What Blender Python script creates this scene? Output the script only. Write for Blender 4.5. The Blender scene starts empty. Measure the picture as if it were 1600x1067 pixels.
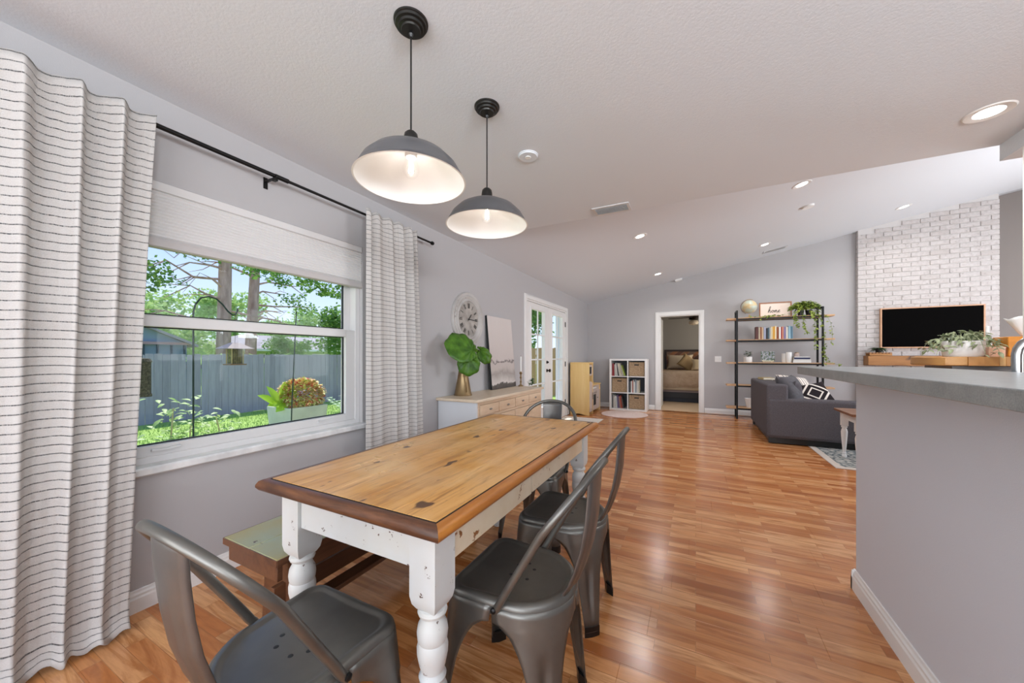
import bpy, bmesh, math, random
from mathutils import Vector, Matrix, Euler
PI = math.pi
R = random.Random(7)
scn = bpy.context.scene
C = scn.collection

# ------------------------------------------------------------------ camera, world, sun, exposure
cam_d = bpy.data.cameras.new('camera'); cam = bpy.data.objects.new('camera', cam_d); C.objects.link(cam)
cam.location = (0, 0, 1.18); cam.rotation_euler = (PI/2, 0, math.atan(287/560))
cam_d.sensor_width = 36; cam_d.lens = 560/1600*36; cam_d.shift_y = 22.5/1600
cam_d.clip_start = .02; cam_d.clip_end = 300
scn.camera = cam
scn.view_settings.view_transform = 'Standard'; scn.view_settings.look = 'None'
scn.view_settings.exposure = 0.13; scn.view_settings.gamma = 1.0; scn.view_settings.use_curve_mapping = False

w = bpy.data.worlds.new('sky'); scn.world = w; w.use_nodes = True
nt = w.node_tree; nt.nodes.clear()
wo = nt.nodes.new('ShaderNodeOutputWorld'); bg = nt.nodes.new('ShaderNodeBackground')
tc = nt.nodes.new('ShaderNodeTexCoord'); sx = nt.nodes.new('ShaderNodeSeparateXYZ'); rp = nt.nodes.new('ShaderNodeValToRGB')
nt.links.new(tc.outputs['Generated'], sx.inputs[0]); nt.links.new(sx.outputs['Z'], rp.inputs[0])
rp.color_ramp.elements[0].position = 0.0; rp.color_ramp.elements[0].color = (.72, .83, .97, 1)
rp.color_ramp.elements[1].position = .36; rp.color_ramp.elements[1].color = (.22, .42, .86, 1)
nt.links.new(rp.outputs[0], bg.inputs['Color']); bg.inputs['Strength'].default_value = 1.3
nt.links.new(bg.outputs[0], wo.inputs[0])

def light(name, kind, loc, energy, col=(1, 1, 1), size=1, size_y=None, direction=None, shape=None):
    d = bpy.data.lights.new(name, kind); d.energy = energy; d.color = col
    if kind == 'AREA':
        d.shape = shape or ('RECTANGLE' if size_y else 'SQUARE'); d.size = size
        if size_y: d.size_y = size_y
    elif kind == 'SUN': d.angle = size
    else: d.shadow_soft_size = size
    o = bpy.data.objects.new(name, d); C.objects.link(o); o.location = loc
    if direction: o.rotation_euler = Vector(direction).to_track_quat('-Z', 'Y').to_euler()
    return o
light('sun', 'SUN', (-8, 3, 12), 5.2, (1, .95, .86), math.radians(1.2), direction=(.42, -.22, -.90))
# unseen fill lights added behind the camera and at the living room's right
light('kitchen_fill_light', 'AREA', (.9, -2.92, 1.45), 165, (.95, .97, 1), 5.4, 2.0, direction=(0, 1, .22))
# unseen upward fill lights added to brighten the ceilings, with no lamp modelled
light('kitchen_ceiling_fill', 'AREA', (2.4, -1.0, 1.6), 125, (.88, .94, 1), .9, direction=(-.5, .4, 1))
light('living_ceiling_fill', 'AREA', (5.0, 4.6, 1.75), 70, (.90, .95, 1), .7, direction=(-.45, 0, 1))
light('living_fill_light', 'AREA', (5.92, 5.6, 1.5), 120, (.97, .98, 1), 4.2, 1.9, direction=(-1, 0, .08))  # added unseen fill from the right side of the living room
light('bedroom_fill_light', 'AREA', (1.9, 10.6, 1.5), 34, (1, .92, .80), 1.6, 1.3, direction=(-1, 0, 0))  # warm fill added inside the bedroom; its walls have no window
CAN_W = 8.0; PEND_W = .16
# fill light added at the solid left wall behind the camera, no door there
light('side_fill_light', 'AREA', (-2.27, -1.75, 1.25), 60, (.93, .97, 1), 1.5, 2.0, direction=(1, .30, .05))

# ------------------------------------------------------------------ materials
def lin(c):
    if isinstance(c, str): c = tuple(int(c[i:i+2], 16)/255 for i in (0, 2, 4))
    return tuple((x/12.92 if x <= .04045 else ((x+.055)/1.055)**2.4) for x in c) + (1,)
class N:
    def __init__(s, name):
        s.m = bpy.data.materials.new(name); s.m.use_nodes = True; s.t = s.m.node_tree
        s.b = s.t.nodes['Principled BSDF']; s.o = s.t.nodes['Material Output']
    def new(s, k, **kw):
        n = s.t.nodes.new('ShaderNode'+k)
        for a, v in kw.items():
            if a.startswith('i_'):
                key = a[2:]; key = int(key) if key.isdigit() else key.replace('_', ' ')
                n.inputs[key].default_value = v
            else: setattr(n, a, v)
        return n
    def l(s, a, b): s.t.links.new(a, b)
    def coord(s, kind='Object', scale=(1, 1, 1), rot=(0, 0, 0)):
        if kind == 'World': src = s.new('NewGeometry').outputs['Position']
        else: src = s.new('TexCoord').outputs[kind]
        mp = s.new('Mapping'); mp.inputs['Scale'].default_value = scale; mp.inputs['Rotation'].default_value = rot
        s.l(src, mp.inputs[0]); return mp.outputs[0]
    def noise(s, vec, scale, detail=4, rough=.55, dist=0):
        n = s.new('TexNoise'); n.inputs['Scale'].default_value = scale; n.inputs['Detail'].default_value = detail
        n.inputs['Roughness'].default_value = rough; n.inputs['Distortion'].default_value = dist
        s.l(vec, n.inputs['Vector']); return n.outputs['Fac']
    def ramp(s, fac, stops, interp='LINEAR'):
        r = s.new('ValToRGB'); cr = r.color_ramp; cr.interpolation = interp
        while len(cr.elements) < len(stops): cr.elements.new(.5)
        for e, (p, c) in zip(cr.elements, stops):
            e.position = p; e.color = lin(c) if not (isinstance(c, (int, float))) else (c, c, c, 1)
        s.l(fac, r.inputs[0]); return r.outputs[0]
    def mix(s, fac, a, b, mode='MIX'):
        m = s.new('Mix', data_type='RGBA', blend_type=mode)
        if isinstance(fac, (int, float)): m.inputs[0].default_value = fac
        else: s.l(fac, m.inputs[0])
        for i, v in ((6, a), (7, b)):
            if isinstance(v, (str, tuple)): m.inputs[i].default_value = lin(v)
            else: s.l(v, m.inputs[i])
        return m.outputs[2]
    def bump(s, h, strength, dist=.01):
        b = s.new('Bump'); b.inputs['Strength'].default_value = strength; b.inputs['Distance'].default_value = dist
        s.l(h, b.inputs['Height']); s.l(b.outputs[0], s.b.inputs['Normal'])
    def set(s, rough=.5, metal=0, spec=None):
        s.b.inputs['Roughness'].default_value = rough; s.b.inputs['Metallic'].default_value = metal
        if spec is not None: s.b.inputs['Specular IOR Level'].default_value = spec
    def col(s, c):
        if isinstance(c, (str, tuple)): s.b.inputs['Base Color'].default_value = lin(c)
        else: s.l(c, s.b.inputs['Base Color'])
def plain(name, c, rough=.5, metal=0, c2=None, scale=6, bump=0, bscale=60, stretch=(1, 1, 1), kind='Object', spec=None, bdist=.003):
    n = N(name); v = n.coord(kind, stretch)
    if c2: n.col(n.ramp(n.noise(v, scale), [(.3, c), (.7, c2)]))
    else:
        n.col(c)
    if bump: n.bump(n.noise(v, bscale, 3), bump, bdist)
    n.set(rough, metal, spec); return n.m
def wood(name, c1, c2, c3=None, axis=0, rough=.45, scale=9, stretch=.07, knots=None, bump=.15, kind='Object', spec=None):
    n = N(name); sc = [1, 1, 1]; sc[axis] = stretch; v = n.coord(kind, tuple(sc))
    f = n.noise(v, scale, 6, .65, .6); g = n.noise(v, scale*7, 3, .6)
    c = n.ramp(f, [(.28, c1), (.5, c3 or c2), (.72, c2)])
    c = n.mix(.22, c, n.ramp(g, [(.3, c1), (.7, c2)]))
    if knots:
        k = n.noise(n.coord(kind, (1, .55, 1) if axis == 1 else (.55, 1, 1)), 7.5, 2, .4, .3)
        c = n.mix(n.ramp(k, [(.70, 0.0), (.76, 1.0)]), c, knots)
    n.col(c); n.bump(g, bump, .002); n.set(rough, 0, spec); return n.m
def worn(name, c, chip, thr=.66, scale=22, rough=.5, dirt=None, stretch=(1, 1, 1)):
    n = N(name); v = n.coord('Object', stretch)
    f = n.noise(v, scale, 6, .7); base = n.ramp(n.noise(v, 5, 3), [(.3, c), (.75, dirt or c)])
    k = n.ramp(f, [(thr, 0.0), (thr+.015, 1.0)])
    n.col(n.mix(k, base, chip)); n.bump(f, .12, .002); n.set(rough); return n.m
def emit(name, c, strength):
    n = N(name); n.col(c); n.b.inputs['Emission Color'].default_value = lin(c); n.b.inputs['Emission Strength'].default_value = strength; return n.m
def glassy(name, tint=(1, 1, 1, 1), gloss=.10, rough=.0):
    n = N(name); n.t.nodes.remove(n.b)
    tr = n.new('BsdfTransparent'); tr.inputs[0].default_value = tint
    gl = n.new('BsdfGlossy'); gl.inputs['Roughness'].default_value = rough
    fr = n.new('LayerWeight'); fr.inputs['Blend'].default_value = .5
    pw = n.new('Math', operation='POWER'); pw.inputs[1].default_value = 4; n.l(fr.outputs['Facing'], pw.inputs[0])
    ma = n.new('Math', operation='MULTIPLY_ADD'); ma.inputs[1].default_value = .16; ma.inputs[2].default_value = gloss*.08; n.l(pw.outputs[0], ma.inputs[0])
    mx = n.new('MixShader'); n.l(ma.outputs[0], mx.inputs[0]); n.l(tr.outputs[0], mx.inputs[1]); n.l(gl.outputs[0], mx.inputs[2])
    n.l(mx.outputs[0], n.o.inputs[0]); return n.m

M = {}
M['wall'] = plain('wall_paint', 'B4B2B3', .75, bump=.25, bscale=220, bdist=.0015, spec=.25)
def ceiling_mat():
    n = N('knockdown_ceiling'); v = n.coord('World'); n.col('D8DCE1')
    n.bump(n.noise(v, 95, 4, .65), .35, .003); n.set(.85, 0, .2); return n.m
M['ceil'] = ceiling_mat()
M['trim'] = plain('white_trim', 'E6E5E3', .35)
M['vinyl'] = plain('white_vinyl', 'D6D4D3', .4)
M['marble'] = plain('marble_sill', 'E9E8E6', .2, c2='C9C9C9', scale=9)
M['halfwall'] = plain('half_wall_paint', 'D0D2D8', .7, bump=.25, bscale=220, bdist=.0015, spec=.25)
M['black'] = plain('black_metal', '1B1A1A', .4, .6)
M['blackplastic'] = plain('black_plastic', '121212', .35)
M['white'] = plain('white_plain', 'E8E8E6', .4)
M['ceramic'] = plain('white_ceramic', 'ECEAE6', .25)
M['glass'] = glassy('window_glass')
def floor_mat():
    n = N('laminate_strips'); v = n.coord('World')
    br = n.new('TexBrick', offset=.37, offset_frequency=2, squash=1.0)
    br.inputs['Color1'].default_value = (0, 0, 0, 1); br.inputs['Color2'].default_value = (1, 1, 1, 1)
    br.inputs['Scale'].default_value = 1; br.inputs['Mortar Size'].default_value = .0011; br.inputs['Mortar Smooth'].default_value = 0
    br.inputs['Mortar'].default_value = (.5, .5, .5, 1)
    br.inputs['Brick Width'].default_value = .41; br.inputs['Row Height'].default_value = .064
    n.l(v, br.inputs['Vector'])
    sep = n.new('SeparateColor'); n.l(br.outputs['Color'], sep.inputs[0]); rnd = sep.outputs[0]
    mu = n.new('Math', operation='MULTIPLY'); mu.inputs[1].default_value = 37; n.l(rnd, mu.inputs[0])
    cx = n.new('CombineXYZ'); n.l(mu.outputs[0], cx.inputs[0]); n.l(mu.outputs[0], cx.inputs[2])
    sc = n.new('VectorMath', operation='MULTIPLY'); sc.inputs[1].default_value = (.11, 1, 1); n.l(v, sc.inputs[0])
    ad = n.new('VectorMath', operation='ADD'); n.l(sc.outputs[0], ad.inputs[0]); n.l(cx.outputs[0], ad.inputs[1])
    g1 = n.noise(ad.outputs[0], 16, 5, .6, 1.3); g2 = n.noise(ad.outputs[0], 95, 3, .6)
    tint = n.ramp(rnd, [(0, '9E5828'), (.28, 'CB8850'), (.5, 'DFA670'), (.72, 'BB7038'), (1, 'E4B07C')])
    c = n.mix(n.ramp(g1, [(.38, .8), (.55, 0.0)]), tint, 'A0602F')
    c = n.mix(n.ramp(g2, [(.35, .22), (.6, 0.0)]), c, '945A34'); c = n.mix(n.ramp(br.outputs['Fac'], [(0, 0.0), (1, .55)]), c, '7E4A28')
    n.col(c)
    n.l(n.ramp(g2, [(.3, .17), (.7, .24)]), n.b.inputs['Roughness'])
    n.b.inputs['Specular IOR Level'].default_value = .5
    n.bump(g2, .04, .001); return n.m
M['floor'] = floor_mat()
def table_mat():
    n = N('honey_pine'); v = n.coord('Object', (1, .09, 1)); u = n.coord('Object')
    f = n.noise(v, 9, 6, .65, .8); g = n.noise(v, 60, 4, .6); p = n.noise(u, 2.6, 4, .6)
    c = n.ramp(f, [(.30, 'A8702F'), (.5, 'CB9248'), (.72, 'E0B070')])
    c = n.mix(n.ramp(p, [(.42, 0.0), (.66, .55)]), c, 'D9B684')
    c = n.mix(n.ramp(g, [(.30, .55), (.46, 0.0)]), c, '85552A')
    k = n.noise(n.coord('Object', (1, .5, 1)), 15, 2, .4, .3); c = n.mix(n.ramp(k, [(.705, 0.0), (.735, 1.0)]), c, '5A3A22')
    w2 = n.noise(n.coord('Object', (1, .35, 1)), 38, 3, .5); c = n.mix(n.ramp(w2, [(.70, 0.0), (.76, .7)]), c, '6B4828')
    n.col(c); n.bump(g, .25, .0015); n.l(n.ramp(p, [(.35, .42), (.65, .27)]), n.b.inputs['Roughness']); return n.m
M['tabletop'] = table_mat()
M['edge'] = wood('brown_worn_edge', '3B2013', '9A6234', '6A3D22', axis=1, rough=.35, scale=14, stretch=.2)
M['worn'] = worn('chipped_white_paint', 'CACED0', '4A2C1A', .625, 20, .5, 'C6C4BC')
M['worncream'] = worn('chipped_cream_paint', 'DCCFB8', '8A5A30', .625, 16, .5, 'CDB592')
M['steel'] = plain('gunmetal', '62605C', .36, .75, c2='787670', scale=5, bump=.03, bscale=300)
M['steelback'] = plain('gunmetal_dark', '5E5C5A', .36, .75, c2='75726E', scale=5)
M['bench'] = worn('bench_green_gold', 'A89A62', '4A2E1C', .64, 9, .35, '9CA68C')
M['benchwood'] = wood('bench_brown', '2E1A12', '6A4630', axis=1, rough=.35, scale=10)
M['shadeout'] = plain('pendant_grey', '727274', .36, .6, c2='66666A', scale=3)
M['shadein'] = plain('pendant_white', 'F2F2F0', .35)
M['darkmetal'] = plain('pendant_dark', '3B3A38', .33, .8)

# ------------------------------------------------------------------ geometry helpers
class G:
    def __init__(s): s.v = []; s.f = []; s.uv = None
    def add(s, vs, fs):
        n = len(s.v); s.v += [tuple(p) for p in vs]; s.f += [tuple(i+n for i in f) for f in fs]; return s
    def box(s, x0, y0, z0, x1, y1, z1, rot=None, piv=None):
        vs = [Vector((x, y, z)) for z in (z0, z1) for y in (y0, y1) for x in (x0, x1)]
        if rot is not None:
            c = Vector(piv) if piv else Vector(((x0+x1)/2, (y0+y1)/2, (z0+z1)/2)); m = Euler(rot).to_matrix()
            vs = [m@(p-c)+c for p in vs]
        return s.add(vs, [(0, 2, 3, 1), (4, 5, 7, 6), (0, 1, 5, 4), (2, 6, 7, 3), (0, 4, 6, 2), (1, 3, 7, 5)])
    def cbox(s, c, d, rot=None, piv=None):
        return s.box(c[0]-d[0]/2, c[1]-d[1]/2, c[2]-d[2]/2, c[0]+d[0]/2, c[1]+d[1]/2, c[2]+d[2]/2, rot, piv)
    def lathe(s, prof, c=(0, 0, 0), seg=24, axis='z', cap=True, sy=1):
        vs = []; fs = []
        for r, z in prof:
            for k in range(seg):
                a = 2*PI*k/seg; x, y = r*math.cos(a), r*math.sin(a)*sy
                p = {'z': (x, y, z), 'x': (z, x, y), 'y': (y, z, x)}[axis]
                vs.append((p[0]+c[0], p[1]+c[1], p[2]+c[2]))
        n = len(prof)
        for i in range(n-1):
            for k in range(seg):
                a, b = i*seg+k, i*seg+(k+1) % seg; fs.append((a, b, b+seg, a+seg))
        if cap:
            if prof[0][0] > 1e-5: fs.append(tuple(range(seg))[::-1])
            if prof[-1][0] > 1e-5: fs.append(tuple((n-1)*seg+k for k in range(seg)))
        return s.add(vs, fs)
    def cyl(s, a, b, r, seg=12, r2=None):
        return s.tube([a, b], r, seg, radii=[r, r2 if r2 is not None else r])
    def tube(s, path, r, seg=8, closed=False, radii=None, flat=1, cap=True):
        P = [Vector(p) for p in path]; n = len(P); vs = []; fs = []
        prev = None
        for i, p in enumerate(P):
            t = (P[(i+1) % n]-P[i-1]) if closed else (P[min(i+1, n-1)]-P[max(i-1, 0)])
            t.normalize()
            if prev is None:
                u = t.cross(Vector((0, 0, 1)));
                if u.length < .05: u = t.cross(Vector((1, 0, 0)))
            else: u = prev-t*prev.dot(t)
            u.normalize(); prev = u; q = t.cross(u)
            rr = radii[i] if radii else r
            for k in range(seg):
                a = 2*PI*k/seg; vs.append(p+u*rr*math.cos(a)+q*rr*flat*math.sin(a))
        for i in range(n if closed else n-1):
            j = (i+1) % n
            for k in range(seg):
                fs.append((i*seg+k, i*seg+(k+1) % seg, j*seg+(k+1) % seg, j*seg+k))
        if not closed and cap: fs.append(tuple(range(seg))[::-1]); fs.append(tuple((n-1)*seg+k for k in range(seg)))
        return s.add(vs, fs)
    def prism(s, poly, a, b, axis='z'):
        f = {'z': lambda p, h: (p[0], p[1], h), 'y': lambda p, h: (p[0], h, p[1]), 'x': lambda p, h: (h, p[0], p[1])}[axis]
        n = len(poly); vs = [f(p, a) for p in poly]+[f(p, b) for p in poly]
        fs = [tuple(range(n))[::-1], tuple(range(n, 2*n))]+[(i, (i+1) % n, n+(i+1) % n, n+i) for i in range(n)]
        return s.add(vs, fs)
    def grid(s, fn, nu, nv, closed=False):
        vs = [fn(i/nu, j/nv) for j in range(nv+1) for i in range(nu+1)]
        fs = [(j*(nu+1)+i, j*(nu+1)+i+1, (j+1)*(nu+1)+i+1, (j+1)*(nu+1)+i) for j in range(nv) for i in range(nu)]
        return s.add(vs, fs)
    def ellipsoid(s, c, r, seg=16, rings=10, e=1.0, rot=None):
        vs = []; fs = []; m = Euler(rot).to_matrix() if rot else None
        sg = lambda x, p: math.copysign(abs(x)**p, x)
        for j in range(rings+1):
            ph = -PI/2+PI*j/rings
            for k in range(seg):
                th = 2*PI*k/seg
                p = Vector((r[0]*sg(math.cos(ph), 1)*sg(math.cos(th), e), r[1]*sg(math.cos(ph), 1)*sg(math.sin(th), e), r[2]*math.sin(ph)))
                if m: p = m@p
                vs.append(p+Vector(c))
        for j in range(rings):
            for k in range(seg): fs.append((j*seg+k, j*seg+(k+1) % seg, (j+1)*seg+(k+1) % seg, (j+1)*seg+k))
        return s.add(vs, fs)
    def pillow(s, c, w, h, t, rot=(0, 0, 0), n=12, pinch=.12):
        m = Euler(rot).to_matrix(); c = Vector(c)
        for sd in (1, -1):
            def fn(a, b, sd=sd):
                x, y = a*2-1, b*2-1
                th = ((1-x**4)*(1-y**4))**.5
                k = 1-pinch*(1-max(abs(x), abs(y))**2)*0-pinch*(min(abs(x), abs(y)) < .7)*0
                ex = x*(1-pinch*(1-y*y)*abs(x)**3); ey = y*(1-pinch*(1-x*x)*abs(y)**3)
                return m@Vector((ex*w/2, ey*h/2, sd*th*t/2))+c
            g = G().grid(fn, n, n); 
            s.add(g.v, g.f if sd > 0 else [f[::-1] for f in g.f])
        return s
    def leaf(s, base, d, up, L, W, heart=False, fold=.25, droop=.3):
        base, d, up = Vector(base), Vector(d).normalized(), Vector(up)
        side = d.cross(up)
        if side.length < .01: side = d.cross(Vector((1, .3, .2)))
        side.normalize(); up = side.cross(d)
        if heart: prof = [(-.16, .30), (.08, .50), (.35, .47), (.65, .30), (1, 0)]
        else: prof = [(0, .03), (.25, .38), (.5, .5), (.78, .3), (1, 0)]
        mid = []; lf = []; rt = []
        for t, wd in prof:
            tm = max(t, 0)
            m = base+d*L*tm-up*droop*L*tm*tm; mid.append(m)
            e = base+d*L*t-up*droop*L*tm*tm+up*fold*W*wd
            lf.append(e+side*W*wd); rt.append(e-side*W*wd)
        n = len(prof); vs = mid+lf+rt; fs = []
        for i in range(n-1):
            fs.append((i, i+1, n+i+1, n+i)); fs.append((i+1, i, 2*n+i, 2*n+i+1))
        return s.add(vs, fs)
    def build(s, name, mat, parent=None, loc=None, rot=None, smooth=40, bevel=0, solid=0, seg=2, sub=0):
        me = bpy.data.meshes.new(name); me.from_pydata(s.v, [], s.f)
        bm = bmesh.new(); bm.from_mesh(me)
        if smooth: bmesh.ops.remove_doubles(bm, verts=bm.verts, dist=1e-5)
        if s.uv is None and smooth and solid == 0: bmesh.ops.recalc_face_normals(bm, faces=bm.faces)
        bm.to_mesh(me); bm.free(); me.update()
        if s.uv:
            uvl = me.uv_layers.new(name='UVMap')
            for lp in me.loops: uvl.data[lp.index].uv = s.uv[lp.vertex_index]
        if smooth:
            for p in me.polygons: p.use_smooth = True
            me.set_sharp_from_angle(angle=math.radians(smooth))
        mats = mat if isinstance(mat, (list, tuple)) else [mat]
        for m in mats: me.materials.append(m)
        o = bpy.data.objects.new(name, me); C.objects.link(o)
        if parent: o.parent = parent
        if loc: o.location = loc
        if rot: o.rotation_euler = rot
        if solid:
            md = o.modifiers.new('thickness', 'SOLIDIFY'); md.thickness = solid; md.offset = 0
        if bevel:
            md = o.modifiers.new('bevel', 'BEVEL'); md.width = bevel; md.segments = seg; md.limit_method = 'ANGLE'; md.angle_limit = math.radians(50)
        if sub:
            md = o.modifiers.new('sub', 'SUBSURF'); md.levels = sub; md.render_levels = sub
        return o
def tag(o, label=None, cat=None, group=None, kind=None):
    if label: o['label'] = label
    if cat: o['category'] = cat
    if group: o['group'] = group
    if kind: o['kind'] = kind
    return o
def thing(name, label, cat, loc=(0, 0, 0), rz=0, group=None):
    o = bpy.data.objects.new(name, None); C.objects.link(o); o.location = loc; o.rotation_euler = (0, 0, rz); o.empty_display_size = .1
    return tag(o, label, cat, group)
def struct(o): o['kind'] = 'structure'; return o
KIDS = {}
def kids(o): return [c for c in C.objects if c.parent == o]
def copy_tree(o, parent=None):
    c = o.copy(); C.objects.link(c); c.parent = parent
    for ch in kids(o): copy_tree(ch, c)
    return c
def place(src, loc, rz, label, first):
    o = src if first else copy_tree(src)
    o.location = loc; o.rotation_euler = (0, 0, rz); o['label'] = label; return o

# ------------------------------------------------------------------ room shell
WX = -2.3; FY = 8.45; CH = 2.425; K = .1965; CY = 3.2; T = .14
vz = lambda x: CH+K*(x-WX)
# floor: substrate and laminate boards
fl = struct(G().box(-2.3, -3, -.06, 6, FY, -.012).build('floor', plain('underlay', '6B4A32', .8), smooth=0))
ROW = .192; L = 1.23; cache = {}
def plank_mesh(l):
    k = round(l, 3)
    if k not in cache:
        e = .0008; g = G(); h = ROW/2
        g.v = [(-l/2+e, -h+e, 0), (l/2-e, -h+e, 0), (l/2-e, h-e, 0), (-l/2+e, h-e, 0), (-l/2, -h, -.0015), (l/2, -h, -.0015), (l/2, h, -.0015), (-l/2, h, -.0015),
               (-l/2, -h, -.012), (l/2, -h, -.012), (l/2, h, -.012), (-l/2, h, -.012)]
        g.f = [(0, 1, 2, 3)]+[(4+i, 4+(i+1) % 4, (i+1) % 4, i) for i in range(4)]+[(8+i, 8+(i+1) % 4, 4+(i+1) % 4, 4+i) for i in range(4)]
        me = bpy.data.meshes.new('floor_plank'); me.from_pydata(g.v, [], g.f); me.materials.append(M['floor']); cache[k] = (me, g)
    return cache[k]
planks = []
th = math.atan(287/560)
y = -3+ROW/2; r = 0
while y < FY-.02:
    off = (r*.47*L) % L; x = -2.3
    first = L-off
    while x < 6-.03:
        l = min(first if x == -2.3 else L, 6-x)
        if l > .05:
            cx = x+l/2; d = -math.sin(th)*cx+math.cos(th)*y; la = math.cos(th)*cx+math.sin(th)*y
            vis = d > .3 and abs(la) < 1.55*d+.7 and not (cx > 1.6 and y < 4.3)
            planks.append((0 if vis else 1, cx*cx+y*y, cx, y, l))
        x += l
    y += ROW; r += 1
planks.sort()
rest = G()
for i, (vv, dd, cx, cy, l) in enumerate(planks):
    me, g = plank_mesh(l)
    cyc = min(cy, FY-ROW/2)
    if i < 300 and vv == 0:
        o = bpy.data.objects.new('plank', me); C.objects.link(o); o.location = (cx, cyc, 0); o.parent = fl
    else: rest.add([(a+cx, b+cyc, c) for a, b, c in g.v], g.f)
tag(rest.build('plank_remainder', M['floor'], fl, smooth=0), kind='stuff')

def wall_x(name, x0, x1, ya, yb, holes, ztop, mat):
    """wall normal to x between ya..yb with rectangular holes (y0,y1,z0,z1)"""
    g = G(); ys = sorted({ya, yb}|{h[0] for h in holes}|{h[1] for h in holes})
    for a, b in zip(ys[:-1], ys[1:]):
        hs = [h for h in holes if h[0] <= a+1e-6 and h[1] >= b-1e-6]; z = -.06
        for h in sorted(hs, key=lambda q: q[2]):
            if h[2] > z: g.box(x0, a, z, x1, b, h[2])
            z = h[3]
        g.box(x0, a, z, x1, b, ztop)
    return g.build(name, mat, smooth=0)
WIN = (.53, 1.945, .66, 2.02); FD = (4.95, 6.85, -.06, 2.06)
struct(wall_x('wall_left', WX-T, WX, -3, FY+T, [WIN, FD], 2.46, M['wall']))
# far wall with the bedroom doorway, gable top follows the vault
g = G(); dw = (-.711, .077, 2.055)
def gable(g, xa, xb, z0, y0=FY, y1=FY+T):
    g.prism([(xa, z0), (xb, z0), (xb, vz(xb)+.05), (xa, vz(xa)+.05)], y0, y1, 'y')
gable(g, WX-T, dw[0], -.06); gable(g, dw[0], dw[1], dw[2]); gable(g, dw[1], 6+T, -.06)
struct(g.build('wall_far', M['wall'], smooth=0))
# right wall and back wall with the big openings that the area lights fill
struct(wall_x('wall_right', 6, 6+T, -3, FY, [(3.4, 7.8, .5, 2.5)], 4.2, M['wall']))
g = G(); g.box(-2.44, -3-T, -.06, -1.9, -3, 2.5); g.box(3.7, -3-T, -.06, 6.1, -3, 2.5); g.box(-1.9, -3-T, -.06, 3.7, -3, .4); g.box(-1.9, -3-T, 2.44, 3.7, -3, 2.5)
struct(g.build('wall_back', M['wall'], smooth=0))
# ceilings
struct(G().box(WX-.5, -3-T, CH, 6+T, CY, CH+.1).build('ceiling', M['ceil'], smooth=0))
g = G(); g.prism([(WX, vz(WX)), (6+T, vz(6+T)), (6+T, vz(6+T)+.1), (WX, vz(WX)+.1)], CY, FY+.02, 'y')
struct(g.build('ceiling_vault', M['ceil'], smooth=0))
g = G(); g.prism([(WX, CH+.1), (6+T, CH+.1), (6+T, vz(6+T)+.1), (WX+.01, CH+.1)], CY-.1, CY, 'y')
struct(g.build('wall_above_crease', M['ceil'], smooth=0))
# dropped header and post at the kitchen side
struct(G().box(1.598, -1.0, 2.33, 1.72, CY-.002, CH).build('trim_header', M['ceil'], smooth=0))
struct(G().box(1.598, 2.88, 0, 1.72, 3.03, 2.33).build('trim_post', M['trim'], smooth=0))
# baseboards: profile with a stepped cap
def base_prof(s=1): return [(0, 0), (.016, 0), (.016, .062), (.012, .070), (.012, .080), (.007, .088), (.005, .098), (0, .10)]
def baseboard_y(name, x, y0, y1, sgn=1):
    poly = [(x+sgn*a, b) for a, b in base_prof()]; return struct(G().prism(poly, y0, y1, 'y').build(name, M['trim'], smooth=0))
def baseboard_x(name, y, x0, x1, sgn=-1):
    poly = [(y+sgn*a, b) for a, b in base_prof()]; return struct(G().prism(poly, x0, x1, 'x').build(name, M['trim'], smooth=0))
baseboard_y('baseboard_left', WX, -3, 4.87); baseboard_y('baseboard_left_corner', WX, 6.93, FY)
baseboard_x('baseboard_far', FY, WX, -.80); baseboard_x('baseboard_far_right', FY, .165, 2.53)
# half wall of the kitchen bar
struct(G().box(.72, -1.4, 0, .87, 2.40, 1.083).build('wall_half', M['halfwall'], smooth=0))
g = G(); g.prism([(.72-a, b) for a, b in base_prof()], -1.4, 2.416, 'y'); g.prism([(2.40+a, b) for a, b in base_prof()], .704, .87, 'x')
struct(g.build('baseboard_half_wall', M['trim'], smooth=0))
# bedroom beyond the doorway
M['carpet'] = plain('bedroom_carpet', 'C3A98C', .95, bump=.5, bscale=300)
M['bedwall'] = plain('bedroom_wall_paint', '9A958E', .8, bump=.2, bscale=200)
struct(G().box(-2.2, FY, -.06, 2.1, 12.2, -.001).build('floor_bedroom', M['carpet'], smooth=0))
struct(G().box(-2.2, 12.15, 0, 2.1, 12.3, 2.6).build('wall_bedroom_back', M['bedwall'], smooth=0))
struct(G().box(-2.3, FY+T, 0, -2.2, 12.3, 2.6).build('wall_bedroom_left', M['bedwall'], smooth=0))
struct(G().box(2.0, FY+T, 0, 2.1, 12.3, 2.6).build('wall_bedroom_right', M['bedwall'], smooth=0))
struct(G().box(-2.3, FY+T, 2.5, 2.1, 12.3, 2.6).build('ceiling_bedroom', M['ceil'], smooth=0))

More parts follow.
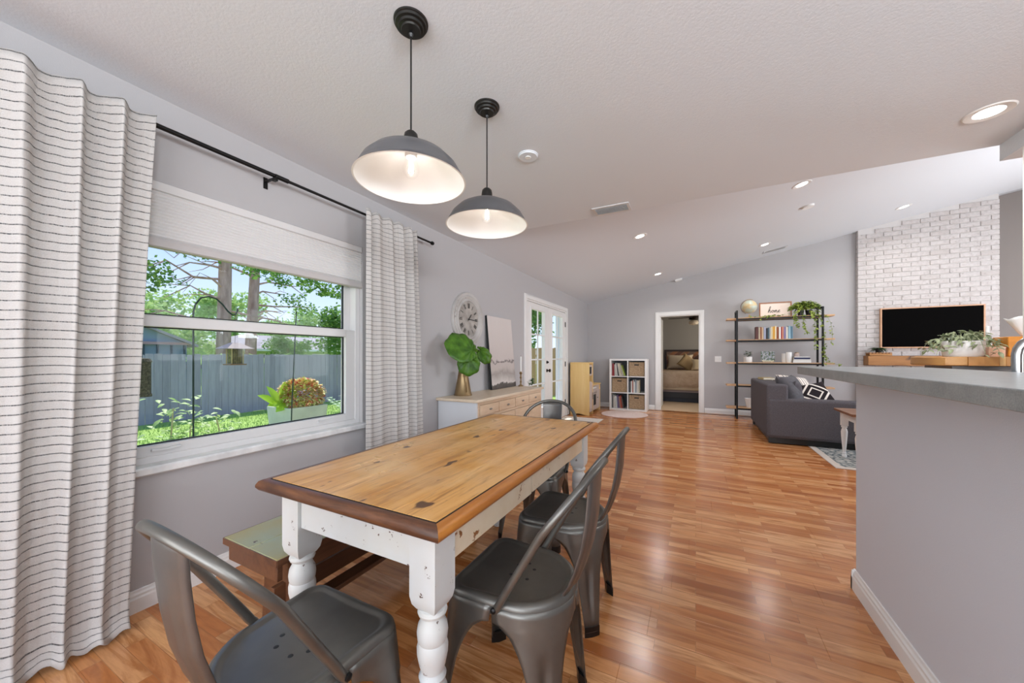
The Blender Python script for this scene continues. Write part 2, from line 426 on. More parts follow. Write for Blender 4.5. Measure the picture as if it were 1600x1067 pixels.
# ------------------------------------------------------------------ window_1
M['gasket'] = plain('dark_gasket', '1C1F20', .6)
def rect_frame(g, x0, x1, y0, y1, z0, z1, wd, wb=None, wt=None):
    wb = wb or wd; wt = wt or wd
    g.box(x0, y0, z0, x1, y0+wd, z1); g.box(x0, y1-wd, z0, x1, y1, z1)
    g.box(x0, y0+wd, z0, x1, y1-wd, z0+wb); g.box(x0, y0+wd, z1-wt, x1, y1-wd, z1); return g
wn = struct(rect_frame(G(), -2.44, -2.335, WIN[0], WIN[1], WIN[2], WIN[3], .035).build('window_1', M['vinyl'], bevel=.003))
a0, a1 = WIN[0]+.035, WIN[1]-.035
rect_frame(G(), -2.40, -2.345, a0, a1, .695, 1.375, .078, .05, .052).build('lower_sash', M['vinyl'], wn, bevel=.003)
rect_frame(G(), -2.435, -2.402, a0, a1, 1.335, 1.985, .05).build('upper_sash', M['vinyl'], wn, bevel=.003)
rect_frame(G(), -2.384, -2.370, a0+.078, a1-.078, .745, 1.323, .006).build('gasket', M['gasket'], wn, smooth=0)
rect_frame(G(), -2.424, -2.409, a0+.05, a1-.05, 1.385, 1.935, .006).build('gasket', M['gasket'], wn, smooth=0)
G().box(-2.380, a0+.078, .745, -2.376, a1-.078, 1.323).build('pane', M['glass'], wn, smooth=0)
G().box(-2.420, a0+.05, 1.385, -2.416, a1-.05, 1.935).build('pane', M['glass'], wn, smooth=0)
for yy in (.80, 1.66):
    g = G(); g.grid(lambda a, b: (-2.345+.020*math.sin(PI*b*.5), yy-.055+.11*a, .722+.010*math.cos(PI*b*.5)-.004*math.sin(PI*a)), 8, 4)
    g.box(-2.346, yy-.055, .716, -2.334, yy+.055, .724); g.build('lift_handle', M['vinyl'], wn)
struct(G().prism([(-2.44, .625), (-2.258, .625), (-2.250, .632), (-2.250, .656), (-2.258, .664), (-2.44, .664)], WIN[0]-.06, WIN[1]+.025, 'y').build('window_sill', M['marble'], smooth=30))
# cellular shade
def translucent(m, amt, col):
    t = m.node_tree; b = t.nodes['Principled BSDF']; o = t.nodes['Material Output']; tr = t.nodes.new('ShaderNodeBsdfTranslucent'); tr.inputs[0].default_value = lin(col)
    mx = t.nodes.new('ShaderNodeMixShader'); mx.inputs[0].default_value = amt; t.links.new(b.outputs[0], mx.inputs[1]); t.links.new(tr.outputs[0], mx.inputs[2]); t.links.new(mx.outputs[0], o.inputs[0]); return m
M['shade'] = translucent(plain('shade_fabric', 'E2E0DF', .9, spec=.05), .12, 'F6F2F0')
sh = thing('window_blind', 'white cellular blind drawn a quarter down over the garden window', 'blind', (-2.315, 1.2375, 2.02))
hw = (WIN[1]-WIN[0])/2-.006
G().box(-.03, -hw, -.045, .02, hw, -.001).build('headrail', M['vinyl'], sh, bevel=.004)
g = G(); n = 14; zz = [(-.045-.225*i/n) for i in range(n+1)]
prof = []
for i in range(n): prof += [(.008, zz[i]), (.013, (zz[i]+zz[i+1])/2)]
prof += [(.004, zz[n])]; back = [(-.022, zz[n]), (-.022, zz[0])]
g.prism(prof+back, -hw, hw, 'y'); g.build('cell_fabric', M['shade'], sh, smooth=20)
G().prism([(-.022, -.27), (.014, -.27), (.020, -.285), (.020, -.312), (.010, -.318), (-.022, -.318)], -hw, hw, 'y').build('bottom_rail', plain('rail_vinyl', 'BDB8B7', .5), sh, smooth=20)
# sill of the recess is drawn; curtain rod
rod = thing('curtain_rod', 'long thin black metal curtain rod above the garden window', 'curtain rod', (-2.3, 1.24, 2.237))
G().cyl((.10, -2.2, 0), (.10, .05, 0), .0115, 14).cyl((.10, .03, 0), (.10, 1.40, 0), .009, 14).cyl((.10, 0, 0), (.10, .075, 0), .0135, 14).build('pole', M['black'], rod)
G().lathe([(0, 1.40), (.016, 1.402), (.018, 1.412), (.016, 1.424), (0, 1.43)], (.10, 0, 0), 14, 'y').build('finial', M['black'], rod)
for yy in (-.0, -1.9):
    g = G(); g.box(0, yy-.012, -.055, .004, yy+.012, .012); g.box(.002, yy-.009, -.016, .10, yy+.009, -.010); g.tube([(.10+.018*math.cos(a), yy, .018*math.sin(a)) for a in [PI*.9+PI*1.2*k/10 for k in range(11)]], .004, 6)
    g.box(.085, yy-.009, -.03, .115, yy+.009, -.013); g.build('bracket', M['black'], rod, bevel=.001)
# curtains
def curtain_mat():
    n = N('striped_linen'); uv = n.new('TexCoord').outputs['UV']; sp = n.new('SeparateXYZ'); n.l(uv, sp.inputs[0])
    fr = n.new('Math', operation='FRACT'); dv = n.new('Math', operation='DIVIDE'); dv.inputs[1].default_value = .0335
    n.l(sp.outputs['Y'], dv.inputs[0]); n.l(dv.outputs[0], fr.inputs[0])
    lt = n.new('Math', operation='LESS_THAN'); lt.inputs[1].default_value = .125; n.l(fr.outputs[0], lt.inputs[0])
    mp = n.new('Mapping'); mp.inputs['Scale'].default_value = (1, .15, 1); n.l(uv, mp.inputs[0])
    st = n.noise(mp.outputs[0], 380, 2); gap = n.ramp(st, [(.44, .35), (.52, 1.0)])
    ml = n.new('Math', operation='MULTIPLY'); n.l(lt.outputs[0], ml.inputs[0]); n.l(gap, ml.inputs[1])
    c = n.mix(ml.outputs[0], n.ramp(n.noise(uv, 240, 3), [(.3, 'C6C2BF'), (.7, 'D8D5D1')]), '33373D')
    n.col(c); n.bump(n.noise(uv, 500, 2), .3, .001); n.set(.9, 0, .1)
    n.b.inputs['Subsurface Weight'].default_value = 0
    return n.m
M['curtain'] = translucent(curtain_mat(), .2, 'F0EEEA')
def curtain(label, ytop, ybot, ztop, zbot, folds, amp, seed, xoff=-2.2, cloth_w=2.6, puddle=0):
    rr = random.Random(seed); ph = [rr.uniform(0, 6) for _ in range(6)]
    nu, nv = folds*16, 70; g = G(); uv = []
    for j in range(nv+1):
        b = j/nv
        for i in range(nu+1):
            a = i/nu; z = ztop+(zbot-ztop)*b
            e = b**.8
            y0 = ytop[0]+(ybot[0]-ytop[0])*e; y1 = ytop[1]+(ybot[1]-ytop[1])*e
            # right edge pulls in around the middle
            s = a+.012*math.sin(7*a+ph[0]+2*b)
            y = y0+(y1-y0)*s
            q = folds*2*PI*a+.5*math.sin(3.1*a*6+ph[1])+.35*b*math.sin(9*a+ph[2])
            am = amp*(.62+.38*math.sin(5*a+ph[3]+b*1.2))*(1-.25*b)
            f = math.sin(q)+.28*math.sin(2*q+ph[4]+b)+.10*math.sin(5*q+ph[5]+5*b)
            x = xoff+am*f
            y += .35*am*math.cos(q)
            zz = z
            if b < .03: zz = z+.010*math.sin(q+1.0); x = xoff+am*f*(.7+10*b)
            if puddle and z < .12: x += puddle*(1-z/.12)**2; zz = max(z*.85, .006)+.012*math.sin(q*1.5)*(1-z/.12)+.012*(1-z/.12)
            g.v.append((x, y, zz)); uv.append((a*cloth_w, z+.006*math.sin(q*.5+ph[2])*b))
    for j in range(nv):
        for i in range(nu): g.f.append((j*(nu+1)+i, j*(nu+1)+i+1, (j+1)*(nu+1)+i+1, (j+1)*(nu+1)+i))
    g.uv = uv
    me_o = g.build('curtain', M['curtain'], smooth=180); me_o.modifiers.new('s', 'SOLIDIFY').thickness = .0016
    return tag(me_o, label, 'curtain', 'striped curtains on the black rod')
curtain('white curtain with thin dark stripes left of the garden window, pooling on the floor', (-.45, .685), (-.42, .622), 2.252, .008, 9, .030, 3, xoff=-2.152, puddle=.03)
curtain('white curtain with thin dark stripes right of the garden window, behind the table', (1.85, 2.39), (1.865, 2.50), 2.264, .012, 5, .026, 11, xoff=-2.160, cloth_w=1.4)

# ------------------------------------------------------------------ French doors
def casing_y(name, y0, y1, zt, x=WX, wd=.07):
    g = G()
    for a, b in ((0, .012), (.014, .020)):
        g.box(x, y0-wd+a, 0, x+b, y0, zt+wd-a); g.box(x, y1, 0, x+b, y1+wd-a, zt+wd-a); g.box(x, y0, zt, x+b, y1, zt+wd-a)
    return struct(g.build(name, M['trim'], bevel=.002))
casing_y('trim_french_doors', 4.95, 6.85, 2.06)
g = G(); g.box(WX-T, 4.95, -.01, WX, 4.975, 2.06); g.box(WX-T, 6.825, -.01, WX, 6.85, 2.06); g.box(WX-T, 4.975, 2.035, WX, 6.825, 2.06); g.box(WX-T, 4.975, -.02, WX+.01, 6.825, .018)
struct(g.build('trim_french_door_jamb', M['trim'], smooth=0))
M['bronze'] = plain('dark_bronze', '2A211B', .35, .8)
for k, (y0, y1) in enumerate(((4.977, 5.898), (5.902, 6.823))):
    d = bpy.data.objects.new('door_%d' % (k+1), None); C.objects.link(d); d.location = (WX-.03, (y0+y1)/2, .02); d['kind'] = 'structure'
    hw = (y1-y0)/2; gw = .282
    g = G(); rect_frame(g, -.022, .022, -hw, hw, 0, 2.01, hw-gw, .29, .10); g.build('door_frame', M['trim'], d, bevel=.002)
    g = G(); rect_frame(g, .020, .034, -gw-.025, gw+.025, .265, 1.935, .028); g.build('lite_frame', M['trim'], d, bevel=.003)
    g = G(); rect_frame(g, -.027, -.020, -gw-.025, gw+.025, .265, 1.935, .028); g.build('lite_frame', M['trim'], d, bevel=.003)
    G().box(.008, -.011, .29, .026, .011, 1.91).build('muntin', M['trim'], d, smooth=0)
    for i in range(1, 4): z = .29+1.62*i/4; G().box(.008, -gw, z-.011, .026, gw, z+.011).build('muntin', M['trim'], d, smooth=0)
    for i in range(4):
        for j in range(2):
            yy = -gw+.002+j*(gw+.009); z = .29+1.62*i/4+.010
            G().box(-.002, yy, z, .002, yy+gw-.012, z+1.62/4-.02).build('pane', M['glass'], d, smooth=0)
    hy = -hw if k == 0 else hw
    for z in (.25, 1.0, 1.78): G().cyl((.026, hy*.994, z-.05), (.026, hy*.994, z+.05), .008, 8).box(.0215, hy*.975-.012, z-.045, .0235, hy*.975+.012, z+.045).build('hinge', M['bronze'], d)
    if k == 0:
        g = G(); hy = hw-.06
        g.lathe([(.030, .022), (.030, .028), (.012, .032), (.010, .055), (.024, .062), (.030, .075), (.024, .088), (0, .092)], (0, hy, .905), 18, 'x'); g.build('door_knob', M['bronze'], d)
        g = G(); g.lathe([(.028, .022), (.026, .030), (.010, .034), (0, .036)], (0, hy, 1.05), 18, 'x'); g.cbox((.045, hy, 1.05), (.02, .008, .03)); g.build('deadbolt', M['bronze'], d)

# ------------------------------------------------------------------ bedroom doorway
g = G(); y0 = FY-.001
for a, b in ((0, .012), (.014, .020)):
    g.box(dw[0]-.08+a, y0-b, 0, dw[0], y0, dw[2]+.08-a); g.box(dw[1], y0-b, 0, dw[1]+.08-a, y0, dw[2]+.08-a); g.box(dw[0], y0-b, dw[2], dw[1], y0, dw[2]+.08-a)
struct(g.build('trim_bedroom_door', M['trim'], bevel=.002))
g = G(); g.box(dw[0], FY, 0, dw[0]+.02, FY+T, dw[2]); g.box(dw[1]-.02, FY, 0, dw[1], FY+T, dw[2]); g.box(dw[0]+.02, FY, dw[2]-.02, dw[1]-.02, FY+T, dw[2])
g.box(dw[0]+.02, FY+.05, 0, dw[0]+.032, FY+.09, dw[2]-.02)
jm = struct(g.build('trim_bedroom_jamb', M['trim'], smooth=0))
dd = bpy.data.objects.new('door_3', None); C.objects.link(dd); dd.location = (dw[0]+.008, FY+T+.008, .01); dd['kind'] = 'structure'
g = G(); g.box(-.032, .0, 0, .003, .74, 2.02); g.build('door_slab', M['trim'], dd, bevel=.003)
for z in (.25, 1.02, 1.80): G().box(-.004, -.06, z-.05, -.001, -.01, z+.05).cyl((.004, -.008, z-.05), (.004, -.008, z+.05), .007, 8).build('hinge', M['bronze'], dd)
# light switch on the far wall
sw = thing('light_switch', 'white double light switch plate right of the bedroom doorway', 'switch', (.408, FY, 1.115))
G().box(-.058, -.007, -.058, .058, 0, .058).build('plate', M['trim'], sw, bevel=.002)
for s in (-.024, .024): G().box(s-.016, -.011, -.034, s+.016, -.006, .034, rot=(.08, 0, 0)).build('rocker', M['white'], sw, bevel=.001)

# ------------------------------------------------------------------ brick chimney
def brick_mat():
    n = N('whitewashed_brick'); v = n.coord('World')
    f = n.noise(v, 3.2, 5, .6); h = n.noise(v, 26, 5, .7)
    c = n.ramp(h, [(.35, 'CBC6C4'), (.62, 'BDB7B5'), (.70, '958E8A')])
    oi = n.new('ObjectInfo'); c = n.mix(n.ramp(oi.outputs['Random'], [(.86, 0.0), (1.0, .6)]), c, 'B3ABA7')
    c = n.mix(n.ramp(f, [(.60, 0.0), (.70, .5)]), c, 'B9B1AC')
    n.col(c); n.bump(h, .7, .006); n.set(.85, 0, .15); return n.m
M['brick'] = brick_mat(); M['mortar'] = plain('white_mortar', 'CFCCCA', .9, bump=.5, bscale=60, kind='World')
X0, X1, BY = 2.53, 4.18, 8.372
g = G(); g.prism([(X0+.006, 0), (X1-.006, 0), (X1-.006, vz(X1)+.02), (X0+.006, vz(X0)+.02)], BY, FY, 'y')
ch = struct(g.build('wall_chimney', M['mortar'], smooth=0))
BL, BH, rowp = .214, .0695, .0785
bm_cache = {}
def brick_mesh(l, v):
    k = (round(l, 2), v)
    if k not in bm_cache:
        rr = random.Random(v*31+int(l*1000)); g = G()
        j = lambda: rr.uniform(-.0035, .0035)
        fr = [(-l/2+.004+j(), -.012+j()*.4, .005+j()*.6), (l/2-.004+j(), -.012+j()*.4, .005+j()*.6), (l/2-.004+j(), -.012+j()*.4, BH-.005+j()*.6), (-l/2+.004+j(), -.012+j()*.4, BH-.005+j()*.6)]
        md = [(-l/2, -.006, 0), (l/2, -.006, 0), (l/2, -.006, BH), (-l/2, -.006, BH)]
        bk = [(-l/2, .012, 0), (l/2, .012, 0), (l/2, .012, BH), (-l/2, .012, BH)]
        g.v = fr+md+bk; g.f = [(0, 1, 2, 3)]+[(4+i, 4+(i+1) % 4, (i+1) % 4, i) for i in range(4)]+[(8+i, 8+(i+1) % 4, 4+(i+1) % 4, 4+i) for i in range(4)]
        me = bpy.data.meshes.new('brick'); me.from_pydata(g.v, [], g.f); me.materials.append(M['brick']); bm_cache[k] = (me, g)
    return bm_cache[k]
bricks = []
rw = 0; z = .004
while z < 3.7:
    x = X0; first = True
    while x < X1-.03:
        l = BL if not (first and rw % 2) else BL/2-.005
        l = min(l, X1-x); first = False
        if l > .03 and z+BH < vz(x)-.004: bricks.append((-z, x+l/2, z, l))
        x += l+.0095
    z += rowp; rw += 1
bricks.sort(); rest = G()
for i, (a, cx, z, l) in enumerate(bricks):
    me, g = brick_mesh(l, R.randrange(5)); dy = R.uniform(-.002, .002)
    if i < 300:
        o = bpy.data.objects.new('brick', me); C.objects.link(o); o.location = (cx, BY+dy, z); o.parent = ch
    else: rest.add([(p[0]+cx, p[1]+BY, p[2]+z) for p in g.v], g.f)
# return face of the chimney
for i in range(int(3.3/rowp)):
    z = i*rowp+.004; rest.box(X0-.004, BY+.012, z, X0+.01, FY-.003, z+BH)
tag(rest.build('brick_remainder', M['brick'], ch, smooth=0), kind='stuff')

# ------------------------------------------------------------------ ceiling fixtures
M['lens'] = emit('light_lens', 'FFFFFF', 6.0)
def can(x, y, label, vault):
    z = vz(x) if vault else CH; tilt = -math.atan(K) if vault else 0
    t = thing('recessed_light', label, 'ceiling light', (x, y, z), 0, 'round recessed lights in the ceiling'); t.rotation_euler = (0, tilt, 0)
    G().lathe([(.050, -.001), (.058, -.004), (.084, -.006), (.090, -.001)], seg=36, cap=False).build('trim_ring', M['white'], t)
    G().lathe([(0, -.0025), (.054, -.0025), (.054, -.0005)], seg=36, cap=False).build('lens', M['lens'], t)
    l = light('recessed_lamp', 'AREA', (0, 0, -.012), CAN_W, (1, .97, .93), .10, shape='DISK'); l.parent = t; l.data.spread = math.radians(150)
can(1.332, 2.739, 'recessed ceiling light at the upper right, nearest the camera', False)
can(1.049, 5.006, 'round recessed light above the living room, left of the disc detector', True)
can(2.786, 7.489, 'recessed ceiling light nearest the white brick chimney', True)
can(-.65, 4.948, 'recessed light right of the near ceiling vent, above the open floor', True)
can(1.051, 7.423, 'recessed light just left of the far ceiling vent', True)
can(-.644, 7.39, 'recessed light nearest the corner over the cube shelf', True)
def disc(x, y, r, label, vault, h=.022):
    z = vz(x) if vault else CH
    t = thing('smoke_detector', label, 'smoke detector', (x, y, z)); t.rotation_euler = (0, -math.atan(K) if vault else 0, 0)
    G().lathe([(r, 0), (r, -h*.4), (r*.94, -h*.5), (r*.9, -h), (0, -h)], seg=32).build('housing', M['ceil'] if not vault else M['white'], t)
    G().lathe([(r*.3, -h), (r*.28, -h-.003), (0, -h-.003)], (0, 0, 0), 20).build('cap', M['white'], t)
disc(-.927, 2.028, .062, 'flat white disc on the ceiling right of the second pendant lamp', False, .012)
disc(1.299, 5.916, .07, 'white round detector between two recessed lights on the sloped ceiling', True)
t = thing('alarm_sensor', 'small white box sensor where the sloped ceiling meets the far wall', 'sensor', (-.304, 8.40, vz(-.304)))
G().box(-.09, -.05, -.045, .05, .05, -.004, rot=(0, -math.atan(K), 0)).build('housing', M['white'], t, bevel=.004)
M['vent'] = plain('vent_metal', 'D2D2D2', .4); M['ventdark'] = plain('vent_dark', '3E3E3E', .8)
def vent(x, y, w, d, label, vault, n):
    z = vz(x) if vault else CH
    t = thing('ceiling_vent', label, 'vent', (x, y, z)); t.rotation_euler = (0, -math.atan(K) if vault else 0, 0)
    g = G(); fw = .022
    g.box(-w/2, -d/2, -.008, w/2, -d/2+fw, -.0005); g.box(-w/2, d/2-fw, -.008, w/2, d/2, -.0005); g.box(-w/2, -d/2+fw, -.008, -w/2+fw, d/2-fw, -.0005); g.box(w/2-fw, -d/2+fw, -.008, w/2, d/2-fw, -.0005)
    g.build('frame', M['vent'], t, bevel=.001)
    G().box(-w/2+fw, -d/2+fw, -.0015, w/2-fw, d/2-fw, -.0005).build('duct', M['ventdark'], t, smooth=0)
    for i in range(n):
        yy = -d/2+fw+(d-2*fw)*(i+.5)/n; G().cbox((0, yy, -.007), (w-2*fw, .016, .0015), rot=(.7, 0, 0)).build('louvre', M['vent'], t, smooth=0)
vent(-.632, 3.085, .30, .17, 'grey louvred vent on the flat ceiling beside the crease', False, 7)
vent(1.29, 8.05, .36, .16, 'far louvred vent on the sloped ceiling near the back wall', True, 6)

# ------------------------------------------------------------------ pendants
M['bulbglass'] = glassy('bulb_glass', gloss=.2); M['filament'] = emit('filament', 'FFF6E8', 40)
def make_pendant():
    t = thing('pendant_lamp', '', 'pendant lamp', (0, 0, CH), 0, 'barn pendants above the dining table')
    G().lathe([(.0, -.034), (.034, -.034), (.036, -.028), (.045, -.026), (.047, -.018), (.056, -.016), (.058, -.008), (.062, -.006), (.063, 0)], seg=36, cap=False).build('canopy', M['darkmetal'], t)
    G().cyl((0, 0, -.034), (0, 0, -.415), .0032, 8).lathe([(.006, -.034), (.009, -.045), (.004, -.055)], seg=12, cap=False).build('cord', M['blackplastic'], t)
    G().lathe([(0, -.408), (.015, -.409), (.024, -.418), (.027, -.435), (.028, -.468), (.030, -.472)], seg=24, cap=False).build('socket_cover', M['darkmetal'], t)
    out = [(.028, -.468), (.055, -.472), (.095, -.484), (.140, -.508), (.172, -.540), (.192, -.575), (.200, -.592), (.204, -.594)]
    sh_ = G().lathe(out, seg=56, cap=False).build('shade', M['shadeout'], t)
    G().lathe([(.204, -.594), (.198, -.5945), (.190, -.577), (.170, -.543), (.138, -.512), (.094, -.488), (.055, -.477), (.024, -.474)], seg=56, cap=False).build('shade_lining', M['shadein'], sh_)
    G().lathe([(.0, -.476), (.022, -.476), (.022, -.500), (.018, -.505), (0, -.505)], seg=20).build('socket', M['white'], t)
    b = G().lathe([(.012, -.503), (.014, -.512), (.024, -.525), (.030, -.545), (.028, -.562), (.018, -.578), (0, -.585)], seg=24, cap=False).build('bulb', M['bulbglass'], t)
    g = G()
    for k in range(4):
        a = k*PI/2+.3; g.cyl((.004*math.cos(a), .004*math.sin(a), -.512), (.009*math.cos(a), .009*math.sin(a), -.562), .0016, 6)
    g.build('filament', M['filament'], b)
    l = light('pendant_bulb_light', 'POINT', (0, 0, -.545), PEND_W, (.90, .95, 1), .028); l.parent = t
    return t
pd = make_pendant()
place(pd, (-.946, 1.019, CH), 0, 'nearer grey barn pendant lamp with white inside and lit clear bulb', True)
place(pd, (-.929, 1.538, CH), 0, 'farther grey barn pendant lamp, right of the larger looking one', False)

# ------------------------------------------------------------------ dining table  (-1.33..-.55, .69..2.28)
tb = thing('dining_table', 'rustic farmhouse table with honey pine top and chipped white turned legs', 'table', (-.94, 1.485, 0))
HX, HY, TZ = .39, .80, .76
bw = (2*HX-.071)/5
for i in range(5):
    x0 = -HX+.0355+i*bw
    G().box(x0+.0003, -HY+.0355, TZ-.022, x0+bw-.0003, HY-.0355, TZ).build('board', M['tabletop'], tb, bevel=.0006, seg=1)
G().box(-HX+.03, -HY+.03, TZ-.040, HX-.03, HY-.03, TZ-.023).build('under_board', M['benchwood'], tb, smooth=0)
M['groove'] = plain('dark_groove', '1E120A', .8)
for a in ((-HX+.0306, -HY+.0306, HX-.0306, -HY+.0354), (-HX+.0306, HY-.0354, HX-.0306, HY-.0306), (-HX+.0306, -HY+.0354, -HX+.0354, HY-.0354), (HX-.0354, -HY+.0354, HX-.0306, HY-.0354)):
    G().box(a[0], a[1], TZ-.02, a[2], a[3], TZ-.0015).build('groove', M['groove'], tb, smooth=0)
# rounded moulding around the top
def mould(poly_path, name):
    pass
mp = [(0, -.002), (.014, -.001), (.024, -.006), (.031, -.018), (.031, -.026), (.024, -.036), (.010, -.042), (0, -.042)]
def mould_side(a, b, nrm):
    # mitred strip from corner a to corner b (inner line), nrm = outward
    a, b, nrm = Vector(a), Vector(b), Vector(nrm); d = (b-a).normalized(); g = G(); vs = []
    for (o, z) in mp:
        vs.append(a+nrm*o-d*o+Vector((0, 0, TZ+z)))
    for (o, z) in mp:
        vs.append(b+nrm*o+d*o+Vector((0, 0, TZ+z)))
    n = len(mp); g.v = vs; g.f = [(i, (i+1) % n, n+(i+1) % n, n+i) for i in range(n)]+[tuple(range(n)), tuple(range(n, 2*n))[::-1]]
    return g
ix, iy = HX-.0305, HY-.0305
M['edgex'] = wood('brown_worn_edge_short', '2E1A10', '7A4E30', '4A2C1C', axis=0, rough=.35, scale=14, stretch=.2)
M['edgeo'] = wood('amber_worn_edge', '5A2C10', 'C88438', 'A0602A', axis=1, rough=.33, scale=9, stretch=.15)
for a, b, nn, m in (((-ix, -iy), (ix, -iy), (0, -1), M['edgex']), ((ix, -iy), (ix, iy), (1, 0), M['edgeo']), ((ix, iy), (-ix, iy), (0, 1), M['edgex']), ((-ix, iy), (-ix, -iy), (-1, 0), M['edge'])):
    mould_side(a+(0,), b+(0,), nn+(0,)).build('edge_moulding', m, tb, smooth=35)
def leg_prof():
    return [(.030, 0), (.032, .02), (.036, .05), (.030, .09), (.024, .105), (.030, .112), (.031, .122), (.025, .130), (.027, .15), (.034, .20), (.041, .245), (.041, .262), (.034, .278), (.029, .284), (.036, .291), (.038, .300), (.033, .308), (.031, .314), (.036, .330), (.0425, .362), (.043, .380), (.040, .393), (.0385, .396), (.041, .402), (.043, .420), (.040, .440), (.031, .458), (.029, .464), (.038, .470), (.041, .478), (.038, .487), (.033, .490)]
for sx_ in (-1, 1):
    for sy_ in (-1, 1):
        g = G(); g.lathe(leg_prof(), seg=28)
        g.v = [p for p in g.v]
        n0 = len(g.v); q = .044
        for (r_, z_) in ((.70, .488), (.9, .503), (1, .525), (1, TZ-.043)):
            e = q*r_
            g.v += [(-e, -e, z_), (e, -e, z_), (e, e, z_), (-e, e, z_)]
        for k in range(3):
            for i in range(4): g.f.append((n0+k*4+i, n0+k*4+(i+1) % 4, n0+k*4+4+(i+1) % 4, n0+k*4+4+i))
        g.f.append((n0+3, n0+2, n0+1, n0)); g.f.append(tuple(n0+12+i for i in range(4)))
        g.build('leg', M['worn'], tb, loc=(sx_*.290, sy_*.700, 0), smooth=35)
ap = .118; za, zb = TZ-.043-ap, TZ-.043
for sy_ in (-1, 1): G().box(-.246, sy_*.722-.011, za, .246, sy_*.722+.011, zb).build('apron', M['worn'], tb, bevel=.001)
G().box(-.323, -.656, za, -.301, .656, zb).build('apron', M['worn'], tb, bevel=.001)
G().box(.301, -.656, za, .323, -.10, zb).build('apron', M['worncream'], tb, bevel=.001)
G().box(.301, .40, za, .323, .656, zb).build('apron', M['worncream'], tb, bevel=.001)
G().box(.305, -.097, za+.004, .325, .397, zb-.004).build('drawer_front', M['worncream'], tb, bevel=.002)
# ------------------------------------------------------------------ bench
bn = thing('bench', 'low wooden bench with worn green painted seat between window wall and table', 'bench', (-1.51, 1.50, 0))
for i in range(2): x0 = -.18+i*.181; G().box(x0, -.745, .425, x0+.179, .745, .45).build('seat_board', M['bench'], bn, bevel=.003)
for s in (-1, 1): G().box(-.182, s*.7465-.0015, .424, .182, s*.7465+.0015, .4485).build('seat_edge', M['benchwood'], bn, smooth=0); G().box(s*.1825-.0015, -.745, .424, s*.1825+.0015, .745, .4485).build('seat_edge', M['benchwood'], bn, smooth=0)
for s in (-1, 1): G().box(s*.145-.011, -.68, .345, s*.145+.011, .68, .425).build('side_rail', M['benchwood'], bn, bevel=.002)
for s in (-1, 1):
    G().box(-.165, s*.725-.010, .36, .165, s*.725+.010, .425).build('end_rail', M['benchwood'], bn, bevel=.002)
    G().prism([(-.125, .42), (.125, .42), (.165, .0), (.095, .0), (.05, .14), (-.05, .14), (-.095, 0), (-.165, 0)], s*.60-.014, s*.60+.014, 'y').build('trestle', M['benchwood'], bn, bevel=.002)
G().box(-.012, -.66, .17, .012, .66, .25).build('stretcher', M['benchwood'], bn, bevel=.002)
G().box(.045, -.64, .150, .115, .64, .170).build('foot_rail', M['benchwood'], bn, bevel=.002)

# ------------------------------------------------------------------ metal café chairs
def outline(n=120):
    pts = []
    # front edge (y=+.175), corners r=.045, sides taper, rear arc
    def arc(cx, cy, r, a0, a1, k, sx=1):
        for i in range(k): a = math.radians(a0+(a1-a0)*i/(k-1)); pts.append(Vector((cx+r*math.cos(a)*sx, cy+r*math.sin(a), 0)))
    arc(.128, .128, .048, 0, 90, 8); arc(-.128, .128, .048, 90, 180, 8)
    arc(0, -.015, .172, 195, 345, 40, 1.0)
    P = [pts[0]]
    for p in pts[1:]:
        if (p-P[-1]).length > 1e-5: P.append(p)
    ls = [0]
    for i in range(len(P)): ls.append(ls[-1]+(P[(i+1) % len(P)]-P[i]).length)
    return P, ls
OP, OL = outline(); PL = OL[-1]
def opt(s):
    s %= PL; lo = 0
    for i in range(len(OP)):
        if OL[i+1] >= s: lo = i; break
    t = (s-OL[lo])/(OL[lo+1]-OL[lo]); return OP[lo].lerp(OP[(lo+1) % len(OP)], t)
def s_near(x, y):
    return min((k*PL/600 for k in range(600)), key=lambda s: (opt(s)-Vector((x, y, 0))).length)
CR = [s_near(.161, .161), s_near(-.161, .161), s_near(-.128, -.135), s_near(.128, -.135)]
